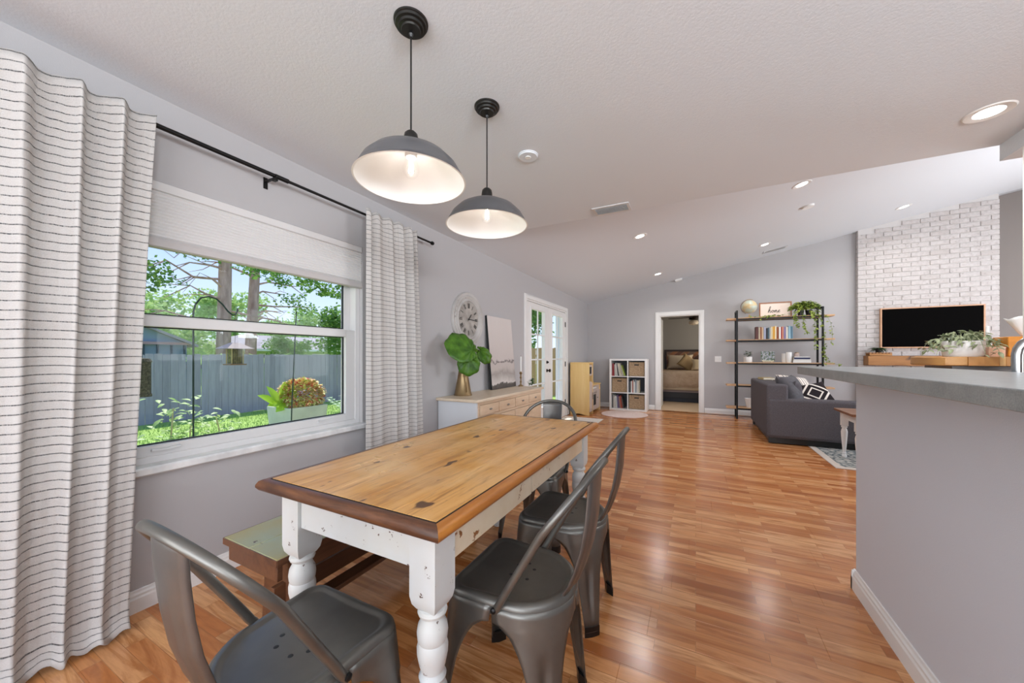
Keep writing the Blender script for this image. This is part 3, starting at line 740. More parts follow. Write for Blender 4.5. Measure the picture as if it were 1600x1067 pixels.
def make_chair():
    t = thing('metal_chair', '', 'chair', group='gunmetal café chairs around the table')
    # seat pan: rim, recessed top
    g = G(); n = 96; rings = [(.006, .405), (.008, .430), (.005, .440), (-.002, .4475), (-.010, .450), (-.020, .4485), (-.026, .4445), (-.034, .4435)]
    for o, z in rings:
        for k in range(n):
            p = opt(PL*k/n); d = p.normalized(); q = p+d*o; g.v.append((q.x, q.y, z))
    for j in range(len(rings)-1):
        for k in range(n): g.f.append((j*n+k, j*n+(k+1) % n, (j+1)*n+(k+1) % n, (j+1)*n+k))
    g.f.append(tuple((len(rings)-1)*n+k for k in range(n)))
    g.build('seat', M['steel'], t, smooth=50)
    # drain holes shown as dark recessed discs
    for hx, hy in ((-.03, .03), (.03, .03), (-.03, -.03), (.03, -.03), (-.055, 0), (.055, 0)):
        G().lathe([(0, .4438), (.006, .4438), (.0065, .4434)], (hx, hy-.01, 0), 12, cap=False).build('drain_hole', M['gasket'], t)
    for k in range(4):
        s0 = CR[k]; nxt = (CR[(k+1) % 4]-s0) % PL; prv = (s0-CR[k-1]) % PL
        wl, wr = prv/2, nxt/2
        dzs = [0, .02, .04, .045, .05, .06, .075, .095, .12, .15, .19, .24, .30, .36, .41]
        m = 14
        c = opt(s0).normalized(); g = G()
        for dz in dzs:
            e = (dz-.045)/.17; wmin = .080-.040*dz/.43
            for i in range(m+1):
                u = i/m*2-1; wf = wl if u < 0 else wr
                if e <= 0: wd = wf
                else:
                    e_ = min(e, 1); wd = wmin+(wf-wmin)*(1-math.sqrt(1-(1-e_)**2))
                uu = math.copysign(abs(u)**1.0, u)
                p = opt(s0+uu*wd); q = opt(s0)
                sh_ = 1-.25*dz/.43
                p = q+(p-q)*sh_
                # pressed groove down the middle of the leg
                gr = -.013*math.exp(-(u/.24)**4)*min(max((dz-.12)/.05, 0), 1)*min(max((.36-dz)/.05, 0), 1)
                off = .007+.048*(dz/.43)**1.0+gr
                p = p+c*off if dz > .06 else p.normalized()*(p.length+.0075)+c*(.048*dz/.43)
                g.v.append((p.x, p.y, .43-dz))
        R_ = m+1
        for j in range(len(dzs)-1):
            for i in range(m): g.f.append((j*R_+i, j*R_+i+1, (j+1)*R_+i+1, (j+1)*R_+i))
        lg = g.build('leg', M['steel'], t, smooth=60, solid=.003)
        base = [Vector(g.v[(len(dzs)-1)*R_+i][:2]) for i in range(R_)]; cc = Vector((c.x, c.y)); q2 = sum(base, Vector((0, 0)))/len(base)-cc*.010
        ring = [(q2+(b_-q2)*1.10) for b_ in base]+[q2-cc*.004]
        G().prism([(p.x, p.y) for p in ring], 0, .042).build('rubber_foot', M['blackplastic'], lg, smooth=30)
    # back hoop
    path = [(.182, -.005, .425), (.186, -.02, .447)]
    for i in range(6): tt = i/5; path.append((.188+.010*tt, -.035-.125*tt, .475+.215*tt))
    for i in range(1, 24):
        a = PI*i/24; cx = math.cos(a); sn = math.sin(a)
        x = math.copysign(abs(cx)**.95, cx)*.200; h = .69+.158*sn**.92; yv = -.16-.118*(sn**.92)
        path.append((x, yv, h))
    for i in range(6): tt = 1-i/5; path.append((-.188-.010*tt, -.035-.125*tt, .475+.215*tt))
    path += [(-.186, -.02, .447), (-.182, -.005, .425)]
    G().tube(path, .0115, 12).build('back_hoop', M['steel'], t, smooth=60)
    for s in (-1, 1): G().lathe([(.009, 0), (.009, s*.006), (.005, s*.009), (0, s*.010)], (s*.192, -.006, .432), 10, 'x').build('bolt', M['black'], t)
    # splat
    sp = [(-.272, .838), (-.268, .76), (-.260, .68), (-.246, .60), (-.225, .53), (-.205, .48), (-.187, .452), (-.182, .430)]
    def fn(a, b):
        i = min(int(b*(len(sp)-1)), len(sp)-2); f = b*(len(sp)-1)-i
        y_ = sp[i][0]*(1-f)+sp[i+1][0]*f; z_ = sp[i][1]*(1-f)+sp[i+1][1]*f; wd = .074-.012*b
        u = a*2-1; rim = .006 if abs(u) > .93 else 0
        emb = .003 if (abs(u) < .42 and .22 < b < .78) else 0
        return (u*wd, y_+.010*u*u+rim-emb, z_)
    G().grid(fn, 16, 21).build('splat', M['steelback'], t, smooth=60, solid=.0025)
    return t
chr_ = make_chair()
place(chr_, (-.915, .575, 0), 0, 'gunmetal chair at the near end of the table, closest to the camera', True)
place(chr_, (-.535, 1.105, 0), PI/2, 'gunmetal chair on the right side of the table, nearer of the two', False)
place(chr_, (-.555, 1.655, 0), PI/2, 'gunmetal chair on the right side of the table, farther of the two', False)
place(chr_, (-.935, 2.22, 0), PI, 'gunmetal chair at the far end, only its hooped back above the tabletop', False)

# ------------------------------------------------------------------ clock
ck = thing('wall_clock', 'large round distressed white wall clock with Roman numerals', 'clock', (WX, 3.378, 1.592))
M['clockw'] = worn('clock_paint', 'BEBBB8', '8E8A86', .62, 14, .6, 'AAA6A2'); M['clockface'] = plain('clock_face', 'B4AFA8', .5, c2='8E8983', scale=14)
G().lathe([(.200, .018), (.205, .030), (.215, .034), (.222, .030), (.228, .024), (.238, .028), (.252, .036), (.262, .034), (.268, .026), (.280, .030), (.296, .030), (.303, .020), (.303, .0)], seg=64, axis='x', cap=False).build('rim', M['clockw'], ck)
G().lathe([(0, .018), (.202, .018), (.202, .001)], seg=48, axis='x', cap=False).build('face', M['clockface'], ck)
M['ink'] = plain('black_ink', '26221F', .5)
NUM = ['XII', 'I', 'II', 'III', 'IIII', 'V', 'VI', 'VII', 'VIII', 'IX', 'X', 'XI']
def stroke(g, p, q, wd, f):
    p, q = Vector((p[0], p[1])), Vector((q[0], q[1])); d = (q-p).normalized(); nn = Vector((-d.y, d.x))*wd/2
    g.add([f(v) for v in (p-nn, p+nn, q+nn, q-nn)], [(0, 1, 2, 3)])
for i, s in enumerate(NUM):
    g = G(); ang = i*PI/6; wds = {'I': .010, 'V': .020, 'X': .022}; tot = sum(wds[c] for c in s); cur = -tot/2
    def f(v, ang=ang):
        # local: v.x tangential (clockwise), v.y radial
        rx = v.x; ry = v.y; yy = math.sin(ang)*ry+math.cos(ang)*rx; zz = math.cos(ang)*ry-math.sin(ang)*rx
        return (.0195, yy, zz)
    for c in s:
        w_ = wds[c]; m_ = cur+w_/2; r0, r1 = .125, .180
        if c == 'I': stroke(g, (m_, r0), (m_, r1), .0075, f)
        if c == 'V': stroke(g, (m_-.007, r1), (m_, r0), .006, f); stroke(g, (m_+.007, r1), (m_, r0), .003, f)
        if c == 'X': stroke(g, (m_-.008, r1), (m_+.008, r0), .006, f); stroke(g, (m_+.008, r1), (m_-.008, r0), .003, f)
        cur += w_
    g.build('numeral', M['ink'], ck, smooth=0)
for ang, ln, wd in ((1.5*PI/6*.9, .085, .012), (3.05*PI/6, .135, .008)):
    g = G(); c_, s_ = math.cos(ang), math.sin(ang)
    P = [(-.03, .0), (0, wd/2), (ln*.7, wd/2), (ln, 0), (ln*.7, -wd/2), (0, -wd/2)]
    g.prism([(s_*a+c_*b, c_*a-s_*b) for a, b in P], .023, .025, 'x'); g.build('hand', M['ink'], ck, smooth=0)
G().lathe([(.010, .019), (.010, .027), (0, .029)], seg=16, axis='x').build('hub', M['ink'], ck)

# ------------------------------------------------------------------ sideboard (x -2.29..-1.82, y 2.83..4.47)
M['sbside'] = plain('sideboard_white', 'CDD0D4', .5); M['sbfront'] = wood('limed_oak', 'B89C80', 'D8C2A8', 'C8AE92', axis=1, rough=.55, scale=12, stretch=.12)
M['sbtop'] = wood('limed_oak_top', 'C4AE94', 'E0D2BE', 'D4C2AA', axis=1, rough=.4, scale=8, stretch=.1)
sb = thing('sideboard', 'low limed oak sideboard with white side panel under the clock', 'sideboard', (-2.055, 3.65, 0))
y0, y1 = -.80, .80; xb, xf = -.235, .220
G().prism([(-.245, -.825), (.245, -.825), (.245, .825), (-.245, .825)], .737, .765).build('top', M['sbtop'], sb, bevel=.006)
G().box(xb, y0, 0, xf, y0+.02, .737).build('side_panel', M['sbside'], sb, bevel=.001); G().box(xb, y1-.02, 0, xf, y1, .737).build('side_panel', M['sbside'], sb, bevel=.001)
G().box(xf-.04, y0-.006, 0, xf, y0, .737).build('side_stile', M['sbside'], sb, smooth=0)
G().box(xb, y0+.02, .06, xf-.02, y1-.02, .737).build('carcass', M['sbfront'], sb, smooth=0)
g = G(); rect_frame(g, xf-.02, xf, y0+.02, y1-.02, .03, .737, .03); g.box(xf-.02, y0+.05, .575, xf, y1-.05, .60)
g.build('face_frame', M['sbfront'], sb, smooth=0)
nd = 4; W_ = (y1-y0-.10)/nd
M['pewter'] = plain('pewter', '8E8A84', .35, .8)
for i in range(nd):
    a = y0+.05+i*W_+.006; b = a+W_-.012
    d = G().box(xf-.01, a, .604, xf+.010, b, .704).build('drawer', M['sbfront'], sb, bevel=.004)
    G().box(xf+.0095, a+.02, .620, xf+.0125, b-.02, .688).build('raised_field', M['sbfront'], d, bevel=.002)
    g = G(); c_ = (a+b)/2; g.ellipsoid((xf+.018, c_, .652), (.008, .028, .010), 12, 6); g.build('handle', M['pewter'], d)
    d = G().box(xf-.01, a, .065, xf+.008, b, .571).build('door', M['sbfront'], sb, bevel=.004)
    G().box(xf+.007, a+.045, .12, xf+.013, b-.045, .515).build('raised_field', M['sbfront'], d, bevel=.005)
    G().ellipsoid((xf+.018, b-.022 if i % 2 == 0 else a+.022, .33), (.010, .009, .009), 10, 6).build('knob', M['pewter'], d)
# jug with three big leaves
M['brass'] = plain('aged_brass', '7A6040', .38, .75, c2='A08A66', scale=9, stretch=(1, 1, .3)); M['leafbig'] = None
def leaf_mat(name, a, b, rough=.45, vein=True):
    n = N(name); v = n.coord('Object'); n.col(n.ramp(n.noise(v, 14, 4), [(.3, a), (.7, b)])); n.set(rough, 0, .4)
    n.b.inputs['Transmission Weight'].default_value = 0
    return n.m
M['leafbig'] = leaf_mat('big_leaf', '284E12', '557F26'); M['pothos'] = leaf_mat('pothos_leaf', '3E6422', 'A3AE4E'); M['darkleaf'] = leaf_mat('dark_leaf', '2E4C2A', '4E6E42')
vs_ = thing('brass_jug', 'conical aged brass jug holding three big leaves on the sideboard', 'vase', (-2.185, 3.13, .765))
G().lathe([(.094, 0), (.095, .006), (.090, .012), (.048, .245), (.050, .255), (.046, .255), (.043, .24), (.08, .02), (0, .018)], seg=36, cap=False).build('body', M['brass'], vs_)
g = G(); g.tube([(.060, -.050, .235), (.085, -.072, .21), (.092, -.078, .15), (.085, -.062, .08), (.076, -.045, .04)], .007, 8, flat=.6); g.build('handle', M['brass'], vs_)
pl = thing('leaf_cutting', 'three big heart-shaped green leaves standing in the brass jug', 'plant', (-2.185, 3.13, 1.0))
def bigleaf(c, d, up, L, W):
    """lobed heart leaf with fan ribs; c = stalk joint"""
    d = Vector(d).normalized(); side = d.cross(Vector(up)).normalized(); upn = side.cross(d); c = Vector(c); g = G(); n = 44; rings = 6
    g.v.append(c)
    for r_ in range(1, rings+1):
        for k in range(n):
            a = -PI+2*PI*k/n*.985+.02; fr = r_/rings
            rad = L*(.50+.34*math.cos(a)+.12*math.cos(2*a)) if True else 0
            if abs(a) > 2.6: rad = L*(.30+.15*(PI-abs(a))/.54)*.6 + L*.02
            rad *= (1+.035*math.cos(12*a)) if r_ == rings else 1
            x = math.cos(a)*rad*fr; y_ = math.sin(a)*rad*fr*W/L*1.45
            h = .020*math.cos(12*a)*fr*min(1, 1.3-fr)-.12*L*fr*fr+.10*L*abs(math.sin(a))*fr
            g.v.append(c+d*x+side*y_+upn*h)
    for k in range(n-1): g.f.append((0, 1+k, 2+k))
    for r_ in range(rings-1):
        for k in range(n-1): a = 1+r_*n+k; g.f.append((a, a+1, a+n+1, a+n))
    return g
stm = G()
for (c, d, up, L_, W_) in (((.215, -.15, .235), (-.56, -.78, .30), (.58, -.52, .58), .29, .23), ((.20, -.19, .175), (.05, -.05, -1), (.6, -.78, .15), .20, .145), ((.20, .02, .235), (.35, .50, -.62), (.85, -.55, .10), .18, .10)):
    bigleaf(c, d, up, L_, W_).build('leaf', M['leafbig'], pl, smooth=60, solid=.0015)
    stm.tube([(0, 0, -.16), (c[0]*.2, c[1]*.2, 0), (c[0]*.6, c[1]*.6, c[2]*.7), c], .0045, 6)
stm.build('stalk', M['pothos'], pl)
# leaning art canvas
def art_mat():
    n = N('landscape_print'); v = n.coord('Object'); sp = n.new('SeparateXYZ'); n.l(v, sp.inputs[0])
    nz = n.noise(v, 6, 6, .7, .5)
    ma = n.new('Math', operation='MULTIPLY_ADD'); ma.inputs[1].default_value = .22; n.l(nz, ma.inputs[0]); n.l(sp.outputs['Z'], ma.inputs[2])
    c = n.ramp(ma.outputs[0], [(.10, '46403C'), (.17, '57504B'), (.185, 'C9C1BC'), (.30, '9C938E'), (.36, 'B9AFAA'), (.435, 'BDB3AF'), (.445, '5C5552'), (.47, 'C4BAB6'), (1, 'CFC7C3')])
    n.col(c); n.set(.7); return n.m
cv = thing('art_canvas', 'tall unframed grey landscape canvas leaning on the wall over the sideboard', 'picture', (-2.195, 4.08, .766)); cv.rotation_euler = (0, -.085, 0)
G().box(-.028, -.32, 0, .0, .32, .915).build('stretcher', M['gasket'], cv, smooth=0)
G().box(.0001, -.3195, .001, .0015, .3195, .914).build('print', art_mat(), cv, smooth=0)
# candlestick, candle, garland
cs = thing('candlestick', 'slim brass candlestick beside the leaning canvas', 'candlestick', (-2.13, 4.42, .765))
G().lathe([(.036, 0), (.036, .006), (.030, .014), (.012, .025), (.010, .05), (.018, .06), (.010, .07), (.008, .10), (.016, .12), (.010, .135), (.009, .16), (.020, .175), (.022, .185), (.013, .188), (.013, .20), (0, .20)], seg=20, cap=False).build('stem', M['brass'], cs)
cd = thing('candle', 'white taper candle in the brass candlestick', 'candle', (-2.13, 4.42, .966))
G().lathe([(.010, 0), (.010, .20), (.006, .206), (0, .207)], seg=14).build('wax', M['white'], cd); G().cyl((0, 0, .205), (0, 0, .222), .0012, 5).build('wick', M['ink'], cd)
gd = thing('leaf_garland', 'trailing dark leafy garland at the far end of the sideboard', 'garland', (-2.04, 4.52, .772)); g = G(); s_ = G(); rr = random.Random(4)
path = [(.05+.03*math.sin(k*.7)-.004*k, -.14+.03*k+.0, .006+.085*max(0, math.sin(k*.9))) for k in range(9)]
s_.tube(path, .002, 5)
for k in range(44):
    i = rr.randrange(8); p = Vector(path[i]).lerp(Vector(path[i+1]), rr.random()); g.leaf(p, (rr.uniform(-1, 1), rr.uniform(-1, 1), rr.uniform(-.05, .9)), (0, 0, 1), rr.uniform(.035, .055), .028)
g.build('leaves', M['darkleaf'], gd, smooth=60); s_.build('vine', M['darkleaf'], gd)

# ------------------------------------------------------------------ play kitchen beside the French doors
M['pine'] = wood('pale_pine', 'D9B06A', 'EBCB8E', 'E2BE7C', axis=2, rough=.5, scale=7, stretch=.08); M['pk'] = plain('pink_grey_panel', 'C9B8AE', .5)
pk = thing('play_kitchen', 'tall pale pine toy kitchen with a lower counter beside the French doors', 'toy kitchen', (-2.06, 7.40, 0))
g = G(); pts = [(-.195, 0), (-.14, 0)]+[(-.14+.24*k/8, .028*math.sin(PI*k/8)) for k in range(1, 8)]+[(.13, 0), (.195, 0), (.195, 1.03), (-.195, 1.03)]
g.prism([(a, max(b, 0)) for a, b in pts], -.42, -.40, 'y'); g.build('side_panel', M['pine'], pk, bevel=.002)
G().box(-.195, -.15, 0, .195, -.13, 1.03).build('side_panel', M['pine'], pk, bevel=.002)
G().box(-.195, -.43, 1.03, .20, -.12, 1.05).build('top', M['pine'], pk, bevel=.003)
G().box(-.19, -.40, .05, .17, -.15, .66).build('cupboard', M['pk'], pk, smooth=0)
d = G().box(.17, -.395, .06, .188, -.155, .64).build('cupboard_door', M['pk'], pk, bevel=.003); G().cyl((.205, -.18, .30), (.205, -.18, .44), .006, 8).build('handle', M['steel'], d)
mw = G().box(-.19, -.40, .78, .17, -.15, 1.0).build('microwave', M['pk'], pk, smooth=0)
G().box(.17, -.395, .80, .184, -.155, .98).build('microwave_door', M['pk'], mw, bevel=.003); G().box(.1845, -.38, .82, .187, -.22, .96).build('microwave_window', M['gasket'], mw, smooth=0)
G().box(-.19, -.13, 0, -.17, .50, .90).build('back_panel', M['pine'], pk, smooth=0)
G().box(-.19, -.13, .05, .17, .48, .56).build('base_unit', M['pk'], pk, smooth=0)
G().box(-.195, .48, 0, .19, .50, .57).build('end_panel', M['pine'], pk, bevel=.002)
G().box(-.195, -.13, .57, .20, .51, .592).build('counter', M['pine'], pk, bevel=.003)
d = G().box(.17, -.11, .07, .186, .18, .46).build('oven_door', M['pk'], pk, bevel=.003); G().box(.1865, -.06, .16, .189, .13, .38).build('oven_window', M['gasket'], d, smooth=0); G().cyl((.205, -.07, .42), (.205, .14, .42), .006, 8).build('oven_handle', M['steel'], d)
d = G().box(.17, .20, .07, .186, .465, .46).build('cupboard_door', M['pk'], pk, bevel=.003); G().lathe([(.006, .19), (.012, .20), (0, .212)], (0, .23, .3), 10, 'x').build('knob', M['steel'], d)
for k in range(4): G().lathe([(.018, .17), (.016, .192), (0, .194)], (0, -.06+.07*k, .51), 14, 'x').build('cooker_knob', M['white'], pk)
G().tube([(0, .34, .592), (0, .34, .70), (.02, .34, .73), (.06, .34, .73), (.07, .34, .71)], .008, 8).build('tap', M['steel'], pk)
for k, (x, y, c, nm) in enumerate(((.05, -.05, 'D8D3CC', 'toy pot'), (.08, .16, 'B9925A', 'toy bowl'))):
    o = G().lathe([(.0, .001), (.045, .001), (.055, .05), (.05, .055), (.04, .01), (0, .01)], seg=18, cap=False).build('toy_'+nm.split()[1], plain(nm, c, .4), loc=(-2.06+x, 7.40+y, .592))
    tag(o, {'toy pot': 'pale toy pot on the toy kitchen counter, next to the tall unit', 'toy bowl': 'tan toy bowl on the toy kitchen counter'}[nm], 'toy')

# ------------------------------------------------------------------ cube shelf (2 x 3) with books and baskets
cu = thing('cube_shelf', 'white cube shelf with six compartments left of the bedroom doorway', 'shelf', (-1.30, 8.19, 0))
M['lacq'] = plain('white_lacquer', 'E9E8E6', .35); M['cubeback'] = plain('dark_shelf_back', '5A5D63', .8)
w2, dp, hh = .385, .195, 1.115; ot = .038; it = .018
for s in (-1, 1): G().box(min(s*w2, s*(w2-ot)), -dp-.02, 0, max(s*w2, s*(w2-ot)), dp, hh).build('side', M['lacq'], cu, bevel=.0015)
for z in (0, hh-ot): G().box(-w2+ot, -dp-.02, z, w2-ot, dp, z+ot).build('panel', M['lacq'], cu, bevel=.0015)
cell = (hh-2*ot-2*it)/3; cw = (2*w2-2*ot-it)/2
for i in (1, 2): z = ot+i*cell+(i-1)*it; G().box(-w2+ot, -dp-.018, z, w2-ot, dp, z+it).build('shelf', M['lacq'], cu, bevel=.001)
for i in range(3): z = ot+i*(cell+it); G().box(-it/2, -dp-.018, z, it/2, dp, z+cell).build('divider', M['lacq'], cu, smooth=0)
G().box(-w2+ot, dp-.006, ot, w2-ot, dp-.001, hh-ot).build('back', M['cubeback'], cu, smooth=0)
def weave_mat():
    n = N('woven_seagrass'); v = n.coord('Object'); wv = n.new('TexWave', wave_type='BANDS', bands_direction='Z'); wv.inputs['Scale'].default_value = 26; wv.inputs['Distortion'].default_value = 5; wv.inputs['Detail'].default_value = 3; wv.inputs['Detail Scale'].default_value = 4
    n.l(v, wv.inputs['Vector']); f = n.noise(v, 40, 4)
    c = n.mix(.5, n.ramp(wv.outputs['Fac'], [(.2, '7E6247'), (.7, 'BFA380')]), n.ramp(f, [(.35, '8A6D50'), (.65, 'CDB595')]))
    n.col(c); n.bump(wv.outputs['Fac'], .6, .005); n.set(.8); return n.m
M['weave'] = weave_mat()
def cellpos(col, row): return (-1.30+(-1 if col == 0 else 1)*(it/2+cw/2), ot+(2-row)*(cell+it))
bkm = None
for i, (cc, rr_, lb) in enumerate(((1, 0, 'woven seagrass basket in the top right cube'), (0, 1, 'woven seagrass basket in the middle left cube'), (1, 2, 'woven seagrass basket in the bottom right cube'))):
    x, z = cellpos(cc, rr_)
    if i == 0:
        b = thing('basket', lb, 'basket', (x, 8.19, z+.001), 0, 'woven baskets in the cube shelf')
        g = G(); a, d_, h_ = .158, .17, .295; q = .148
        pr = [(q, 0), (a, .02), (a, h_), (a-.012, h_), (a-.014, .02)]
        for (r_, zz_) in pr: g.v += [(-r_, -r_*1.1, zz_), (r_, -r_*1.1, zz_), (r_, r_*1.1, zz_), (-r_, r_*1.1, zz_)]
        for k in range(4):
            for j in range(4): g.f.append((k*4+j, k*4+(j+1) % 4, k*4+4+(j+1) % 4, k*4+4+j))
        g.f.append((3, 2, 1, 0)); g.f.append((16, 17, 18, 19)); g.build('body', M['weave'], b, smooth=0, bevel=.006)
        G().box(-.047, -.1765, .232, .047, -.173, .256).build('handle_slot', M['gasket'], b, bevel=.003)
        G().tube([(-.157, -.173, .296), (.157, -.173, .296), (.157, .173, .296), (-.157, .173, .296)], .007, 6, closed=True).build('rim', M['weave'], b)
        bsrc = b
    else: place(bsrc, (x, 8.19, z+.001), 0, lb, False)
bookmats = {}
def bmat(c):
    if c not in bookmats: bookmats[c] = plain('book_cover_'+c, c, .55)
    return bookmats[c]
M['paper'] = plain('paper', 'E6E0D2', .8)
def book(x, y, z, t, h, d, c, label, group, tilt=0, rz=0, flat=False):
    """spine faces -y"""
    o = thing('book', label, 'book', (x, y, z), rz, group); o.rotation_euler = (PI/2*0, tilt, rz)
    g = G(); g.box(-t/2, 0, 0, -t/2+.0022, d, h); g.box(t/2-.0022, 0, 0, t/2, d, h); g.prism([(-t/2, .0022), (-t/2*.6, -.002), (t/2*.6, -.002), (t/2, .0022)], 0, h)
    g.build('cover', bmat(c), o, smooth=0); G().box(-t/2+.0023, .0025, .003, t/2-.0023, d-.004, h-.003).build('pages', M['paper'], o, smooth=0)
    return o
CN = {'8E2F33': 'dark red', 'C8C4BC': 'pale grey', 'E4E2DC': 'white', '5C5A58': 'charcoal', 'D9D0B8': 'cream', '7C8A94': 'slate', 'B9CC6A': 'lime edged', '6A4C7A': 'purple', 'A04A34': 'rust', '3A4450': 'navy', 'A7B4BC': 'light blue grey', 'C86A5A': 'coral', '9A8A7A': 'taupe'}
def cubebooks(col, row, cols, lean, where):
    x0, z = cellpos(col, row); x = x0-cw/2+.006; cnt = {}
    rr = random.Random(col*7+row)
    ordn = ['', 'second ', 'third ', 'fourth ', 'fifth ']
    for k, c in enumerate(cols):
        t_ = rr.uniform(.013, .024); h_ = rr.uniform(.235, .285); tl = lean*(k/len(cols)) if lean < 0 else lean*(1-k/len(cols))
        nm = CN[c]; q = cnt.get(nm, 0); cnt[nm] = q+1
        tl = abs(tl)
        if lean: tl = abs(lean)*max(0, k-1)/(len(cols)-2); tn = abs(lean)*max(0, k)/(len(cols)-2)
        lab = '%s%s book from the left in the %s cube' % (ordn[q] if q else 'first ', nm, where)
        # leaning to the left neighbour: pivot at the right bottom
        o = book(x+t_/2+.002, 8.045+rr.uniform(0, .012), z+.001+t_/2*math.sin(tl), t_, h_, .19, c, lab, 'upright books in the %s cube' % where, tilt=-tl)
        x += t_/math.cos(tl)+.002
        if lean: x += .265*(math.tan(tn)-math.tan(tl))
cubebooks(0, 0, ['8E2F33', '8E2F33', 'C8C4BC', 'E4E2DC', '5C5A58', 'E4E2DC', 'D9D0B8', 'C8C4BC', 'B9CC6A'], -.30, 'top left')
cubebooks(1, 1, ['3A4450', '5C5A58', 'E4E2DC', 'A04A34', 'C8C4BC', 'E4E2DC', 'A7B4BC', '7C8A94', 'E4E2DC', 'C8C4BC', 'D9D0B8'], 0, 'middle right')
cubebooks(0, 2, ['5C5A58', 'E4E2DC', 'C8C4BC', 'E4E2DC', 'A7B4BC', '6A4C7A', '9A8A7A', 'C86A5A', 'A04A34', '5C5A58'], -.16, 'bottom left')
# rugs on the floor
M['fluff'] = plain('fluffy_blush_rug', 'E6D3CC', .95, c2='D6BDB4', scale=40, bump=.8, bscale=120)
rg = thing('round_rug', 'round blush shaggy rug in front of the white cube shelf', 'rug', (-1.28, 7.46, 0))
g = G(); g.lathe([(.44, .0), (.45, .008), (.43, .016), (0, .017)], seg=48); g.build('pile', M['fluff'], rg)
g = G(); rr = random.Random(2)
for k in range(150):
    a = 2*PI*k/150; g.box(.44*math.cos(a)-.006, .44*math.sin(a)-.006, .001, .44*math.cos(a)+.006, .44*math.sin(a)+.006, .012, rot=(0, 0, a))
tag(g.build('fringe', M['fluff'], rg, smooth=0), kind='stuff')
rg = thing('door_mat', 'flat pale rectangular rug in front of the French doors', 'rug', (-1.84, 6.28, 0))
G().box(-.42, -.62, .0005, .32, .42, .008).build('pile', plain('pale_mat', 'DDD3C8', .95, c2='CFC4B8', scale=30, bump=.5, bscale=200), rg, bevel=.003)
g = G(); g.box(-.40, -.60, .0081, .30, -.57, .0095); g.box(-.40, .37, .0081, .30, .40, .0095); g.build('border', M['fluff'], rg, smooth=0)

# ------------------------------------------------------------------ bar counter, kitchen side
def lam_mat(name, a, b, rough):
    n = N(name); v = n.coord('World'); n.col(n.mix(.5, n.ramp(n.noise(v, 260, 3, .7), [(.35, a), (.65, b)]), n.ramp(n.noise(v, 30, 3), [(.3, a), (.7, b)]))); n.set(rough); return n.m
M['lam'] = lam_mat('speckled_grey_laminate', '6F7577', '9A9E9E', .28)
ct = thing('bar_counter', 'speckled grey laminate bar counter capping the half wall', 'counter', (.744, .5, 1.084))
x0, x1, y0, y1 = .488, 1.0, -1.85, 1.97
pts = [(x1, y0), (x1, y1-.04)]+[(x1-.04+.04*math.cos(a), y1-.04+.04*math.sin(a)) for a in [PI/8*k for k in range(1, 4)]]+[(x1-.04, y1), (x0+.05, y1)]+[(x0+.05-.05*math.sin(a), y1-.05+.05*math.cos(a)) for a in [PI/10*k for k in range(1, 5)]]+[(x0, y1-.05), (x0, y0)]
G().prism([(a-.744, b) for a, b in pts], 0, .0395).build('top', M['lam'], ct, bevel=.0025)
kb = thing('kitchen_base_cabinet', 'grey kitchen base cabinets behind the half wall', 'cabinet', (1.19, .5, 0))
M['cab'] = plain('cabinet_grey', '6E6C6A', .5)
G().box(-.31, -1.88, .09, .30, 1.88, .895).build('carcass', M['cab'], kb, smooth=0); G().box(-.31, -1.9, .896, .33, 1.89, .93).build('worktop', M['lam'], kb, bevel=.003); G().box(-.31, -1.86, 0, .24, 1.86, .09).build('plinth', M['black'], kb, smooth=0)
for k in range(6): d = G().box(.301, -1.87+k*.625, .10, .32, -1.25+k*.625, .885).build('door', M['cab'], kb, bevel=.002); G().cyl((.335, -1.31+k*.625, .60), (.335, -1.31+k*.625, .75), .005, 8).build('handle', M['steel'], d)
M['chrome'] = plain('brushed_steel', 'A6A8A8', .22, 1)
fc = thing('kitchen_faucet', 'brushed steel gooseneck faucet behind the bar counter', 'faucet', (1.15, 2.21, .93))
pth = [(0, 0, 0), (0, 0, .12), (0, 0, .22), (0, 0, .255)]+[(.075-.075*math.cos(a), -.0*a, .255+.075*math.sin(a)) for a in [PI/10*k for k in range(1, 11)]]+[(.15, 0, .23)]
G().tube(pth, .0145, 16).build('neck', M['chrome'], fc, smooth=60)
G().lathe([(.030, 0.0005), (.030, .012), (.022, .018), (.020, .07), (.017, .075)], seg=20).build('base', M['chrome'], fc); G().lathe([(.015, .165), (.018, .20), (.018, .232), (.016, .24)], (.15, 0, 0), 16).build('spray_head', M['chrome'], fc)
G().tube([(0, .018, .05), (0, .05, .055), (.0, .085, .085)], .006, 8).build('lever', M['chrome'], fc)
# ledge with butcher board beyond the bar
lc = thing('ledge_cabinet', 'dark grey cabinet carrying the striped butcher board beyond the bar', 'cabinet', (1.93, 3.50, 0))
G().box(-.46, -.15, .08, .55, .16, 1.117).build('carcass', M['cab'], lc, bevel=.002); G().box(-.44, -.13, 0, .53, .14, .08).build('plinth', M['black'], lc, smooth=0)
for k in range(2): d = G().box(-.45+k*.50, -.166, .10, .04+k*.50, -.151, 1.10).build('door', M['cab'], lc, bevel=.002); G().cyl((-.01+k*.06, -.178, .6), (-.01+k*.06, -.178, .75), .005, 8).build('handle', M['steel'], d)
bb = thing('butcher_board', 'thick butcher board of amber and pale wood strips with rounded end', 'board', (1.93, 3.48, 1.118))
bc = [('9C6430', .15, 1), ('B4763C', .13, 1), ('D9AF74', .025, 0), ('A5682F', .155, 1), ('DDB57C', .012, 0), ('9B5F2C', .19, 1), ('D2A263', .02, 0), ('A86C35', .30, 1), ('B67A40', .12, 0)]
x = -.565
